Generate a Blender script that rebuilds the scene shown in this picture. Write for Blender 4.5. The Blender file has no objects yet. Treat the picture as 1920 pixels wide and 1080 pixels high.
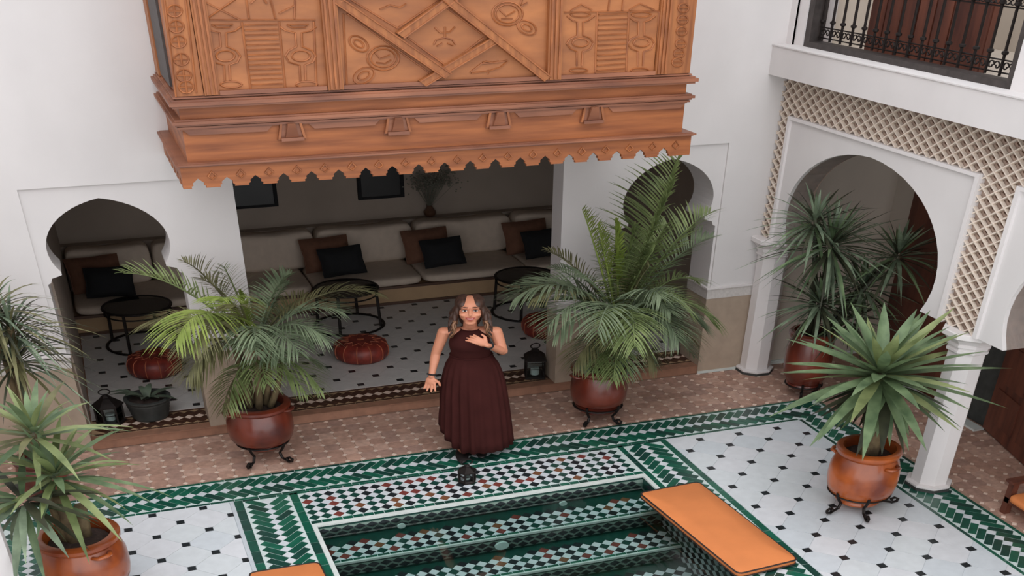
import bpy, bmesh, math, random
from mathutils import Vector, Matrix
random.seed(7)
sc = bpy.context.scene
COL = sc.collection
PI = math.pi
# ---------------------------------------------------------------- camera
# plan distances carry their own scale against heights, as the photograph is stretched in width
HX, HY = 1.830382, 1.804783
cam_data = bpy.data.cameras.new('camera')
cam = bpy.data.objects.new('camera', cam_data)
COL.objects.link(cam)
cam_data.sensor_width = 36.0
cam_data.lens = 35.8914396
cam_data.shift_x = 0.0118585
cam_data.shift_y = 0.4971927
cam_data.clip_end = 200
cam.matrix_world = Matrix(((0.944098, 0.217435, -0.247793, -7.563804),
                           (-0.329648, 0.630387, -0.702812, -10.497138),
                           (0.00339, 0.745208, 0.666824, 4.882358),
                           (0, 0, 0, 1)))
sc.camera = cam
# ---------------------------------------------------------------- overcast sky
world = bpy.data.worlds.new('overcast_sky')
sc.world = world
world.use_nodes = True
bg = world.node_tree.nodes['Background']
bg.inputs[0].default_value = (0.93, 0.95, 1.0, 1)
bg.inputs[1].default_value = 1.0
sun_data = bpy.data.lights.new('soft_sun', 'SUN')
sun_data.energy = 1.3
sun_data.angle = 2.2
sun_data.color = (1.0, 0.97, 0.93)
sun = bpy.data.objects.new('soft_sun', sun_data)
COL.objects.link(sun)
sun.rotation_euler = (math.radians(54), 0, math.radians(-22))
vs = sc.view_settings
vs.view_transform = 'Standard'
vs.look = 'None'
vs.exposure = 0.50
vs.gamma = 1.0
vs.use_curve_mapping = False
# ---------------------------------------------------------------- photo geometry
CT = Vector((-4.13236, -5.81629, 4.88236))
MI = ((4.0501300977e-04, -9.3278409290e-05, -3.6691881364e-02), (-1.4342321831e-04, -2.7426859519e-04, 1.1296710813e+00), (2.6617128702e-06, -5.8515526846e-04, -1.3020834932e-01))
def at(px, py, **k):
    d = [MI[i][0]*px + MI[i][1]*py + MI[i][2] for i in range(3)]
    (ax, v), = k.items()
    i = 'XYZ'.index(ax)
    t = (v - CT[i]) / d[i]
    return Vector((CT.x + t*d[0], CT.y + t*d[1], CT.z + t*d[2]))
def S(v): return Vector((v[0]*HX, v[1]*HY, v[2]))
def dist(v): return (Vector(v) - CT).length
# ---------------------------------------------------------------- materials
def lin(c):
    return tuple(((x/255)/12.92 if x/255 <= 0.04045 else ((x/255+0.055)/1.055)**2.4) for x in c)
def mat(name, rgb, rough=0.6, var=0.12, scale=9.0, bump=0.0, bscale=None, metal=0.0, spec=0.5, stretch=None, dark=None, coat=0.0, detail=6):
    m = bpy.data.materials.new(name)
    m.use_nodes = True
    nt = m.node_tree
    b = nt.nodes['Principled BSDF']
    b.inputs['Roughness'].default_value = rough
    b.inputs['Metallic'].default_value = metal
    b.inputs['Specular IOR Level'].default_value = spec
    b.inputs['Coat Weight'].default_value = coat
    b.inputs['Coat Roughness'].default_value = 0.15
    c = lin(rgb)
    tc = nt.nodes.new('ShaderNodeTexCoord')
    mp = nt.nodes.new('ShaderNodeMapping')
    nt.links.new(tc.outputs['Object'], mp.inputs[0])
    if stretch: mp.inputs['Scale'].default_value = stretch
    oi = nt.nodes.new('ShaderNodeObjectInfo')
    cb = nt.nodes.new('ShaderNodeCombineXYZ')
    for i in range(3): nt.links.new(oi.outputs['Random'], cb.inputs[i])
    sm = nt.nodes.new('ShaderNodeVectorMath'); sm.operation = 'SCALE'; sm.inputs['Scale'].default_value = 17.0
    nt.links.new(cb.outputs[0], sm.inputs[0])
    nt.links.new(sm.outputs[0], mp.inputs['Location'])
    nz = nt.nodes.new('ShaderNodeTexNoise')
    nz.inputs['Scale'].default_value = scale
    nz.inputs['Detail'].default_value = detail
    nt.links.new(mp.outputs[0], nz.inputs['Vector'])
    rp = nt.nodes.new('ShaderNodeValToRGB')
    lo = lin(dark) if dark else tuple(x*(1-var*1.6) for x in c)
    rp.color_ramp.elements[0].position = 0.3
    rp.color_ramp.elements[1].position = 0.72
    rp.color_ramp.elements[0].color = (*lo, 1)
    rp.color_ramp.elements[1].color = (*[min(1, x*(1+var)) for x in c], 1)
    nt.links.new(nz.outputs['Fac'], rp.inputs[0])
    nt.links.new(rp.outputs[0], b.inputs['Base Color'])
    if bump:
        nb = nt.nodes.new('ShaderNodeTexNoise')
        nb.inputs['Scale'].default_value = bscale or scale*4
        nb.inputs['Detail'].default_value = 5
        nt.links.new(mp.outputs[0], nb.inputs['Vector'])
        bp = nt.nodes.new('ShaderNodeBump')
        bp.inputs['Strength'].default_value = bump
        bp.inputs['Distance'].default_value = 0.01
        nt.links.new(nb.outputs['Fac'], bp.inputs['Height'])
        nt.links.new(bp.outputs[0], b.inputs['Normal'])
    return m
def leafmat(name, rgb, rgb2, trans=0.25):
    m = mat(name, rgb, rough=0.45, var=0.2, scale=5, dark=rgb2, spec=0.35)
    b = m.node_tree.nodes['Principled BSDF']
    tr = m.node_tree.nodes.new('ShaderNodeBsdfTranslucent')
    tr.inputs[0].default_value = (*lin(rgb), 1)
    mx = m.node_tree.nodes.new('ShaderNodeMixShader')
    mx.inputs[0].default_value = trans
    out = m.node_tree.nodes['Material Output']
    m.node_tree.links.new(b.outputs[0], mx.inputs[1])
    m.node_tree.links.new(tr.outputs[0], mx.inputs[2])
    m.node_tree.links.new(mx.outputs[0], out.inputs[0])
    return m
def glassmat(name, rgb, alpha_tint=0.9, rough=0.03):
    m = bpy.data.materials.new(name); m.use_nodes = True
    nt = m.node_tree
    for n in list(nt.nodes): nt.nodes.remove(n)
    out = nt.nodes.new('ShaderNodeOutputMaterial')
    t = nt.nodes.new('ShaderNodeBsdfTransparent'); t.inputs[0].default_value = (*rgb, 1)
    g = nt.nodes.new('ShaderNodeBsdfGlossy'); g.inputs['Roughness'].default_value = rough
    fr = nt.nodes.new('ShaderNodeFresnel'); fr.inputs[0].default_value = 1.33
    mx = nt.nodes.new('ShaderNodeMixShader')
    nt.links.new(fr.outputs[0], mx.inputs[0]); nt.links.new(t.outputs[0], mx.inputs[1]); nt.links.new(g.outputs[0], mx.inputs[2])
    nt.links.new(mx.outputs[0], out.inputs[0])
    return m
M = {}
M['plaster'] = mat('white_plaster', (216, 212, 211), 0.85, 0.035, 1.3, bump=0.06, bscale=22)
M['plaster2'] = mat('white_moulding', (224, 219, 218), 0.8, 0.03, 2)
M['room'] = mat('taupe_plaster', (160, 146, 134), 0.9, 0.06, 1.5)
M['gallery'] = mat('beige_plaster', (196, 186, 174), 0.9, 0.05, 1.5)
M['stone'] = mat('beige_tadelakt', (172, 154, 136), 0.55, 0.09, 5, bump=0.04)
M['frieze'] = mat('carved_frieze', (205, 200, 196), 0.8, 0.06, 30, bump=0.7, bscale=26)
M['terra'] = [mat('terracotta_%d' % i, c, 0.7, 0.14, 14, bump=0.1) for i, c in enumerate([(190, 152, 134), (180, 142, 125), (198, 162, 145), (172, 138, 124)])]
M['terra_grout'] = mat('terracotta_grout', (164, 134, 118), 0.9, 0.12, 12)
M['step'] = mat('terracotta_step', (152, 110, 88), 0.7, 0.14, 8)
M['cream'] = mat('cream_tile', (232, 208, 192), 0.5, 0.1, 12)
M['white_tile'] = [mat('white_tile_%d' % i, c, 0.35, 0.04, 10, spec=0.45) for i, c in enumerate([(208, 213, 216), (203, 209, 214), (212, 214, 218)])]
M['white_bed'] = mat('white_grout', (196, 208, 206), 0.7, 0.05, 10)
M['grey_joint'] = mat('grey_joint', (186, 192, 197), 0.8, 0.05, 10)
M['green'] = [mat('green_zellige_%d' % i, c, 0.28, 0.16, 18, spec=0.5, coat=0.15) for i, c in enumerate([(22, 88, 70), (20, 78, 64), (26, 96, 76), (24, 66, 58)])]
M['black'] = mat('black_tile', (30, 36, 40), 0.35, 0.2, 12)
M['chk'] = {'k': M['black'], 'g': M['green'][3], 'r': mat('red_tile', (122, 60, 54), 0.35, 0.15, 14), 'b': mat('brown_tile', (120, 78, 54), 0.35, 0.15, 14)}
M['room_white'] = mat('room_white_tile', (216, 213, 210), 0.4, 0.05, 8)
M['brown_zel'] = mat('brown_zellige', (74, 46, 34), 0.35, 0.2, 14)
M['yellow_bed'] = mat('ochre_bed', (176, 148, 116), 0.6, 0.1, 8)
M['wood'] = mat('carved_cedar', (160, 96, 54), 0.55, 0.14, 3.2, bump=0.12, bscale=10, stretch=(0.4, 1.0, 6.0), dark=(122, 68, 38), spec=0.4)
M['wood_v'] = mat('carved_cedar_upright', (164, 104, 60), 0.55, 0.14, 3.2, bump=0.12, bscale=10, stretch=(6.0, 1.0, 0.4), dark=(128, 76, 44), spec=0.4)
M['wood_line'] = mat('cedar_relief', (162, 98, 54), 0.55, 0.15, 6, dark=(126, 72, 40))
M['wood_panel'] = mat('cedar_panel', (168, 106, 60), 0.55, 0.12, 2.4, bump=0.15, bscale=12, stretch=(0.8, 1.0, 3.0), dark=(138, 84, 48))
M['wood_edge'] = mat('cedar_moulding', (150, 96, 68), 0.5, 0.16, 3, stretch=(0.4, 1, 3), dark=(108, 64, 46))
M['door'] = mat('dark_door_wood', (104, 58, 42), 0.5, 0.18, 4, stretch=(2, 2, 0.4), dark=(70, 36, 28))
M['rail'] = mat('sofa_rail_wood', (82, 56, 40), 0.5, 0.15, 5)
M['iron'] = mat('black_iron', (38, 32, 30), 0.55, 0.2, 20, metal=0.6)
M['iron2'] = mat('grey_iron', (72, 66, 64), 0.6, 0.2, 12, metal=0.3)
M['lattice'] = mat('cream_lattice', (226, 212, 198), 0.7, 0.05, 5)
M['latback'] = mat('lattice_backing', (174, 152, 138), 0.8, 0.15, 14)
M['riser'] = mat('grey_green_riser', (126, 146, 136), 0.45, 0.08, 12)
M['coping'] = mat('white_coping', (206, 212, 208), 0.5, 0.06, 9)
M['pot_red'] = mat('oxblood_glaze', (118, 50, 32), 0.3, 0.25, 2.5, coat=0.4, dark=(66, 24, 20))
M['pot_or'] = mat('amber_glaze', (168, 86, 36), 0.28, 0.25, 2.6, coat=0.4, dark=(104, 42, 22))
M['soil'] = mat('soil', (62, 46, 40), 0.95, 0.3, 30, bump=0.6)
M['trunk'] = mat('palm_stem', (120, 104, 74), 0.8, 0.25, 9, bump=0.3, dark=(74, 60, 42))
M['l_blue'] = leafmat('bluish_green_frond', (132, 146, 116), (84, 98, 76))
M['l_mid'] = leafmat('mid_green_frond', (138, 152, 100), (84, 100, 58))
M['l_lime'] = leafmat('lime_frond', (158, 172, 92), (112, 134, 58), 0.35)
M['l_olive'] = leafmat('olive_frond', (132, 130, 92), (84, 82, 56))
M['l_yuc'] = leafmat('yucca_green', (122, 142, 104), (70, 92, 64), 0.15)
M['l_yuc2'] = leafmat('yucca_pale_green', (148, 158, 108), (100, 114, 72), 0.15)
M['l_drac'] = leafmat('dracaena_dark_green', (136, 152, 126), (78, 94, 76), 0.12)
M['l_dark'] = leafmat('old_leaf', (70, 72, 54), (40, 42, 34), 0.1)
M['l_sage'] = leafmat('agave_sage', (92, 104, 88), (58, 68, 58), 0.05)
M['sofa'] = mat('linen_upholstery', (198, 182, 166), 0.9, 0.05, 10, bump=0.08, bscale=60)
M['sofa_base'] = mat('cream_panel', (176, 146, 112), 0.8, 0.06, 4)
M['pillow_b'] = mat('rust_fabric', (112, 76, 58), 0.9, 0.1, 14, bump=0.1)
M['pillow_k'] = mat('black_fabric', (24, 25, 28), 0.9, 0.1, 14, bump=0.1)
M['leather'] = mat('oxblood_leather', (134, 52, 40), 0.45, 0.2, 8, bump=0.1, dark=(92, 30, 26))
M['stitch'] = mat('tan_stitching', (178, 100, 70), 0.6, 0.1, 10)
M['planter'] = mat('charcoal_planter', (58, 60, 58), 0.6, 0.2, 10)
M['orange'] = mat('orange_canvas', (208, 124, 68), 0.75, 0.05, 3, bump=0.06, bscale=40)
M['piping'] = mat('black_piping', (40, 26, 22), 0.6)
M['glass'] = glassmat('clear_glass', (0.86, 0.9, 0.9))
M['smoked'] = glassmat('smoked_glass', (0.45, 0.4, 0.38))
M['water'] = glassmat('pool_water', (0.80, 0.93, 0.90), rough=0.02)
M['lamp_white'] = mat('pool_lamp_white', (205, 222, 218), 0.4)
M['art'] = mat('dark_print', (26, 24, 24), 0.4, 0.4, 3)
M['skin'] = mat('skin', (206, 138, 108), 0.5, 0.05, 8)
M['hair'] = mat('brown_hair', (74, 48, 36), 0.5, 0.3, 6, stretch=(6, 6, 1), dark=(40, 26, 22))
M['hair2'] = mat('light_hair_tips', (128, 92, 66), 0.5, 0.2, 6)
M['dress'] = mat('chocolate_dress', (60, 28, 26), 0.9, 0.1, 6, bump=0.1, bscale=40, spec=0.1)
M['eye'] = mat('dark_eye', (38, 26, 22), 0.3)
M['lip'] = mat('lip', (176, 84, 80), 0.45)
M['teeth'] = mat('teeth', (236, 230, 224), 0.4)
M['shoe'] = mat('black_shoe', (26, 22, 22), 0.5)
M['flower'] = mat('dried_flower', (120, 118, 106), 0.9, 0.2, 12)
M['vase'] = mat('brown_vase', (94, 66, 50), 0.5)
# ---------------------------------------------------------------- mesh builder
class MB:
    def __init__(s): s.v = []; s.f = []; s.mi = []
    def add(s, vs, fs, mi=0):
        o = len(s.v)
        s.v += [tuple(v) for v in vs]
        s.f += [tuple(i+o for i in f) for f in fs]
        s.mi += [mi]*len(fs)
        return s
    def box(s, x0, x1, y0, y1, z0, z1, mi=0):
        x0, x1 = sorted((x0, x1)); y0, y1 = sorted((y0, y1)); z0, z1 = sorted((z0, z1))
        return s.add([(x0,y0,z0),(x1,y0,z0),(x1,y1,z0),(x0,y1,z0),(x0,y0,z1),(x1,y0,z1),(x1,y1,z1),(x0,y1,z1)],
              [(0,3,2,1),(4,5,6,7),(0,1,5,4),(1,2,6,5),(2,3,7,6),(3,0,4,7)], mi)
    def prism(s, poly, off, mi=0):
        n = len(poly); off = Vector(off)
        vs = [Vector(p) for p in poly] + [Vector(p)+off for p in poly]
        fs = [tuple(range(n-1, -1, -1)), tuple(range(n, 2*n))] + [(i, (i+1) % n, n+(i+1) % n, n+i) for i in range(n)]
        nrm = Vector((0, 0, 0))
        for i in range(n): nrm += vs[i].cross(vs[(i+1) % n])
        if nrm.dot(off) < 0: fs = [tuple(reversed(f)) for f in fs]
        return s.add(vs, fs, mi)
    def tube(s, pts, r, n=6, caps=True, closed=False, mi=0):
        pts = [Vector(p) for p in pts]; k = len(pts)
        rs = r if isinstance(r, (list, tuple)) else [r]*k
        up = Vector((0.123, 0.456, 0.88)); rings = []
        prev = None
        for i, p in enumerate(pts):
            if closed: t = pts[(i+1) % k] - pts[i-1]
            else: t = pts[min(i+1, k-1)] - pts[max(i-1, 0)]
            if t.length < 1e-9: t = Vector((0, 0, 1))
            t.normalize()
            if prev is None:
                a = t.cross(up)
                if a.length < 1e-3: a = t.cross(Vector((1, 0, 0)))
            else: a = prev - t*prev.dot(t)
            a.normalize(); prev = a; b = t.cross(a)
            rings.append([p + (a*math.cos(2*PI*j/n) + b*math.sin(2*PI*j/n))*rs[i] for j in range(n)])
        vs = [v for rg in rings for v in rg]; fs = []
        for i in range(k if closed else k-1):
            for j in range(n):
                a0 = i*n+j; a1 = i*n+(j+1) % n; b0 = ((i+1) % k)*n+j; b1 = ((i+1) % k)*n+(j+1) % n
                fs.append((a0, a1, b1, b0))
        if caps and not closed:
            fs.append(tuple(range(n-1, -1, -1))); fs.append(tuple((k-1)*n+j for j in range(n)))
        return s.add(vs, fs, mi)
    def lathe(s, prof, n=24, c=(0, 0, 0), mi=0, a0=0.0, sx=1.0):
        vs = []; fs = []
        for r, z in prof:
            for j in range(n):
                a = a0 + 2*PI*j/n
                vs.append((c[0]+r*math.cos(a)*sx, c[1]+r*math.sin(a), c[2]+z))
        k = len(prof)
        for i in range(k-1):
            for j in range(n):
                fs.append((i*n+j, i*n+(j+1) % n, (i+1)*n+(j+1) % n, (i+1)*n+j))
        if prof[0][0] > 1e-4: fs.append(tuple(range(n-1, -1, -1)))
        if prof[-1][0] > 1e-4: fs.append(tuple((k-1)*n+j for j in range(n)))
        return s.add(vs, fs, mi)
    def loft(s, rings, caps=True, mi=0):
        n = len(rings[0]); k = len(rings)
        vs = [v for r in rings for v in r]; fs = []
        for i in range(k-1):
            for j in range(n): fs.append((i*n+j, i*n+(j+1) % n, (i+1)*n+(j+1) % n, (i+1)*n+j))
        if caps: fs.append(tuple(range(n-1, -1, -1))); fs.append(tuple((k-1)*n+j for j in range(n)))
        return s.add(vs, fs, mi)
    def ellipsoid(s, c, r, n=16, m=10, rot=None, mi=0):
        rings = []
        for i in range(m+1):
            th = -PI/2 + PI*i/m; cr = max(math.cos(th), 1e-3)
            ring = []
            for j in range(n):
                v = Vector((r[0]*cr*math.cos(2*PI*j/n), r[1]*cr*math.sin(2*PI*j/n), r[2]*math.sin(th)))
                if rot: v = rot @ v
                ring.append(v+Vector(c))
            rings.append(ring)
        return s.loft(rings, True, mi)
    def capsule(s, p0, p1, r0, r1, n=12):
        p0 = Vector(p0); p1 = Vector(p1); d = (p1-p0).normalized()
        pts = []; rs = []
        for a in (-85, -60, -30, 0):
            pts.append(p0 + d*r0*math.sin(math.radians(a))); rs.append(r0*math.cos(math.radians(a)))
        for a in (0, 30, 60, 85):
            pts.append(p1 + d*r1*math.sin(math.radians(a))); rs.append(r1*math.cos(math.radians(a)))
        return s.tube(pts, rs, n)
    def bar(s, a, b, w, h, up=(0, 0, 1), mi=0):
        a = Vector(a); b = Vector(b); d = (b-a).normalized(); up = Vector(up)
        sd = d.cross(up)
        if sd.length < 1e-4: sd = d.cross(Vector((1, 0, 0)))
        sd.normalize(); u = sd.cross(d)
        r0 = [a + sd*x*w/2 + u*y*h/2 for x, y in ((-1,-1),(1,-1),(1,1),(-1,1))]
        r1 = [v + (b-a) for v in r0]
        return s.loft([r0, r1], True, mi)
    def ribbon(s, pts, widths, side, mi=0, fold=0.0):
        pts = [Vector(p) for p in pts]; vs = []; k = len(pts)
        for i, p in enumerate(pts):
            sd = side[i] if isinstance(side, list) else side
            w = widths[i]/2
            t = (pts[min(i+1, k-1)]-pts[max(i-1, 0)]).normalized()
            nrm = sd.cross(t)
            vs += [p - sd*w + nrm*fold*w, p, p + sd*w + nrm*fold*w]
        fs = []
        for i in range(k-1):
            fs += [(3*i, 3*i+1, 3*i+4, 3*i+3), (3*i+1, 3*i+2, 3*i+5, 3*i+4)]
        return s.add(vs, fs, mi)
    def mesh(s, name, m, org=(0, 0, 0), smooth=False):
        me = bpy.data.meshes.new(name)
        me.from_pydata([((x-org[0])*HX, (y-org[1])*HY, z-org[2]) for x, y, z in s.v], [], s.f)
        for mm in (m if isinstance(m, list) else [m]): me.materials.append(mm)
        if isinstance(m, list): me.polygons.foreach_set('material_index', s.mi)
        if smooth:
            me.polygons.foreach_set('use_smooth', [True]*len(me.polygons))
            if smooth != 'all':
                try: me.set_sharp_from_angle(angle=math.radians(40))
                except Exception: pass
        me.update()
        return me
    def build(s, name, m, parent=None, org=(0, 0, 0), smooth=False, loc=None):
        o = bpy.data.objects.new(name, s.mesh(name, m, org, smooth))
        COL.objects.link(o)
        if parent: o.parent = parent
        elif loc is not None: o.location = S(loc)
        return o
def tag(o, label=None, cat=None, group=None, kind=None):
    if label: o['label'] = label
    if cat: o['category'] = cat
    if group: o['group'] = group
    if kind: o['kind'] = kind
    return o
def thing(name, label, cat, loc=(0, 0, 0), rotz=0.0, group=None):
    o = bpy.data.objects.new(name, None); COL.objects.link(o)
    o.empty_display_size = 0.1
    o.location = S(loc); o.rotation_euler = (0, 0, rotz)
    return tag(o, label, cat, group)
def struct(name, mb, m, label=None, smooth=False):
    return tag(mb.build(name, m, smooth=smooth), label, None, None, 'structure')
def put(name, me, loc, parent, off=(0, 0, 0)):
    o = bpy.data.objects.new(name, me); COL.objects.link(o)
    o.parent = parent; o.location = S(Vector(loc)-Vector(off))
    return o
def pieces(parent, name, items, cap=300, stuff='small_tiles'):
    """items: (MB prototype id, MB, material, loc); nearest become parts, the rest one joined part"""
    cache = {}
    items = sorted(items, key=lambda t: dist(t[3]))
    for pid, mb, m, loc in items[:cap]:
        key = (pid, m.name)
        if key not in cache: cache[key] = mb.mesh(name, m)
        put(name, cache[key], loc, parent)
    rest = items[cap:]
    if rest:
        big = MB(); mats = []
        for pid, mb, m, loc in rest:
            if m not in mats: mats.append(m)
            big.add([(v[0]+loc[0], v[1]+loc[1], v[2]+loc[2]) for v in mb.v], mb.f, mats.index(m))
        o = big.build(stuff, mats, parent); o['kind'] = 'stuff'
def flat(poly, h=0.012, bev=0.0):
    return MB().prism([(x, y, -h) for x, y in poly], (0, 0, h))
# ================================================================ SETTING
YW = 1.03            # facade plane
CX = -2.36           # symmetry axis of the court
def arch_half(hw, zc, e, zb, n=14):
    """left half outline (dx<=0) of a pointed horseshoe from its foot at zb up to the apex"""
    R = hw + e
    a0 = math.atan2(zb-zc, -math.sqrt(R*R-(zb-zc)**2))
    if a0 < 0: a0 += 2*PI
    za = math.sqrt(R*R-e*e)
    a1 = math.atan2(za, -e)
    return [(e+R*math.cos(a0+(a1-a0)*i/n), zc+R*math.sin(a0+(a1-a0)*i/n)) for i in range(n+1)]
def arch_outline(c, hj, hw, zc, e, zb, zimp, z0):
    h = [(-hj, z0), (-hj, zimp), (-hj+0.018, zimp+0.012), (-hj+0.03, zimp+0.055)] if hj else []
    hh = arch_half(hw, zc, e, zb)
    if hj: h += [(hh[0][0]-0.008, zb-0.035), (hh[0][0], zb-0.03)]
    h += hh
    return [(c+x, z) for x, z in h] + [(c-x, z) for x, z in reversed(h[:-1])]
ARCH_L, ARCH_R = -4.11, -0.605
# ---- facade, extruded in segments
def facade_poly(x0, x1, z1, openings):
    p = [(x0, z1), (x0, 0.0)]
    for o in openings: p += o
    p += [(x1, 0.0), (x1, z1)]
    return p
la = arch_outline(ARCH_L, 0.375, 0.335, 2.07, 0.1215, 1.87, 1.76, 0.0)
ra = arch_outline(ARCH_R, 0.365, 0.325, 2.07, 0.1275, 1.87, 1.76, 0.0)
w = MB()
w.prism([(x, YW, z) for x, z in facade_poly(-6.6, -3.374, 6.0, [la])], (0, 0.27, 0))
w.box(-3.374, -1.352, YW, YW+0.17, 2.62, 6.0)
w.prism([(x, YW, z) for x, z in facade_poly(-1.352, 0.31, 6.0, [ra])], (0, 0.17, 0))
w.prism([(x, YW+0.17, z) for x, z in facade_poly(-1.2, 0.31, 6.0, [ra])], (0, 0.11, 0))
# outer skin proud of the arch panels
w.box(-6.6, -4.512, YW-0.014, YW, 0, 2.63); w.box(-6.6, 0.133, YW-0.014, YW, 2.63, 6.0); w.box(-0.222, 0.133, YW-0.014, YW, 0, 2.63)
struct('wall_back', w, M['plaster'], 'white plaster courtyard facade with two horseshoe arches')
# ---- dado with carved frieze
d = MB(); fz = MB(); lg = MB()
def dado(x0, x1, y0, y1, z0=0.0, zt=0.93):
    d.box(x0, x1, y0, y1, z0, zt)
    fz.box(x0-0.003, x1+0.003, y0-0.003, y1+0.003, zt, zt+0.115)
    lg.box(x0-0.012, x1+0.012, y0-0.012, y1+0.012, zt+0.115, zt+0.135)
dado(-0.246, 0.12, YW-0.022, YW+0.275)
dado(-1.36, -0.962, YW-0.008, YW+0.18, 0.1)
dado(-3.742, -3.366, YW-0.008, YW+0.275, 0.1)
dado(-6.6, -4.478, YW-0.022, YW+0.275)
dd = struct('trim_1', d, M['stone'], 'beige polished stone dado along the facade')
fz.build('carved_frieze', M['frieze'], dd); lg.build('ledge', M['plaster2'], dd)
sk = MB(); sk.box(-0.245, 0.6, YW-0.03, YW-0.01, 0, 0.03); sk.box(0.1, 1.15, YW-0.02, YW+0.02, 0, 0.04)
struct('baseboard_back', sk, M['coping'], 'thin white skirting at the foot of the facade')
# ---- lounge behind the facade
r = MB()
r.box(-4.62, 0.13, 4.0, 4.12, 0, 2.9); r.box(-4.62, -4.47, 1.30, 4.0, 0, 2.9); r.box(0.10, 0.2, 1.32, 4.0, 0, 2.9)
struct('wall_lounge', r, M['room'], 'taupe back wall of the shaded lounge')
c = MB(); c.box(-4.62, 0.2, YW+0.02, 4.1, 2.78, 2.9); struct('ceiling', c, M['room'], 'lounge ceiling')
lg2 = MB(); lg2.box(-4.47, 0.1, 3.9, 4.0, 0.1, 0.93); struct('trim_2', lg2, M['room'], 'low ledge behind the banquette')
# ---- right arcade wall (plane X = 0.10)
AY1, AYC, AY2 = 1.03, -0.03, -2.21
def arcade_poly(y0, y1, z0, z1, centers):
    p = [(y0, z1), (y0, z0)]
    for cy in centers:
        o = [(cy-x, z) for x, z in arch_half(0.80, 1.93, 0.03, z0)]
        p += o + [(2*cy-y, z) for y, z in reversed(o[:-1])]
    p += [(y1, z0), (y1, z1)]
    return p
rw = MB()
rw.prism([(0.135, y, z) for y, z in arcade_poly(1.03, -4.4, 1.62, 3.56, [AYC, AY2])], (0.165, 0, 0))
rw.box(0.1, 0.30, 0.86, 1.03, 3.5, 6.0); rw.box(0.1, 0.30, -4.4, -1.01, 3.5, 6.0)
rw.box(0.085, 0.1, 0.955, 1.03, 3.5, 6.0)
wr = struct('wall_right', rw, M['latback'], 'arcade wall with two large arches on the right of the court')
up = MB(); up.box(0.098, 0.302, 0.858, 1.03, 3.5, 6.0); up.box(0.098, 0.302, -4.4, -1.008, 3.5, 6.0); up.box(0.08, 0.1, 0.955, 1.03, 3.5, 6.0)
up.build('upper_wall', M['plaster'], wr)
for cy, ya, yb in ((AYC, 0.85, -0.94), (AY2, -1.275, -3.15)):
    sp = MB(); sp.prism([(0.11, y, z) for y, z in arcade_poly(ya, yb, 1.62, 2.875, [cy])], (0.18, 0, 0))
    sp.build('spandrel_panel', M['plaster'], wr)
    fr = MB(); fr.box(0.092, 0.135, ya, ya+0.03, 1.62, 2.905); fr.box(0.092, 0.135, yb-0.03, yb, 1.62, 2.905); fr.box(0.092, 0.135, yb, ya, 2.875, 2.905)
    fr.build('panel_frame', M['plaster2'], wr)
sl = MB(); sl.box(-0.01, 0.31, 1.03, -4.4, 3.278, 3.55); sl.box(-0.016, 0.3, 1.03, -4.4, 3.545, 3.556)
sl.build('sill_band', M['plaster'], wr)
# lattice ribs, each its own piece
def clip(p, q, y0, y1, z0, z1):
    t0, t1 = 0.0, 1.0
    dy, dz = q[0]-p[0], q[1]-p[1]
    for dd_, a, lo, hi in ((dy, p[0], y0, y1), (dz, p[1], z0, z1)):
        ta, tb = (lo-a)/dd_, (hi-a)/dd_
        if ta > tb: ta, tb = tb, ta
        t0 = max(t0, ta); t1 = min(t1, tb)
    if t1-t0 < 1e-6: return None
    P = (p[0]+dy*t0, p[1]+dz*t0); Q = (p[0]+dy*t1, p[1]+dz*t1)
    return (P, Q) if math.hypot(P[0]-Q[0], P[1]-Q[1]) > 0.025 else None
LP = 0.095
for (y0, y1, z0, z1) in ((-2.6, 1.03, 2.905, 3.278), (0.88, 1.012, 1.62, 2.905), (-1.245, -0.97, 1.62, 2.905)):
    for sgn in (1, -1):
        for k in range(-90, 120):
            b = k*LP
            y_a, y_b = -6.0, 6.0
            seg = clip((y_a, sgn*y_a*1.0 + b), (y_b, sgn*y_b*1.0 + b), y0, y1, z0, z1)
            if seg:
                x = 0.118 if sgn > 0 else 0.121
                mb = MB(); mb.bar((x, *seg[0]), (x, *seg[1]), 0.009, 0.022, up=(1, 0, 0))
                mb.build('lattice_rib', M['lattice'], wr)
# small carved drop in every lattice cell
drop = MB(); drop.prism([(0, 0, 0.022), (0, -0.016, 0), (0, 0, -0.014), (0, 0.016, 0)], (-0.008, 0, 0))
cells = []
for (y0, y1, z0, z1) in ((-2.5, 1.0, 2.94, 3.26), (0.91, 0.99, 1.65, 2.9), (-1.22, -1.0, 1.65, 2.9)):
    for i in range(-60, 60):
        for j in range(0, 90):
            if (i+j) % 2 == 0: continue
            y, z = i*LP/2, j*LP/2
            if y0 < y < y1 and z0 < z < z1: cells.append(('d', drop, M['rail'], (0.135, y, z+0.008)))
pieces(wr, 'lattice_drop', cells, 300, 'lattice_drops')
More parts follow.
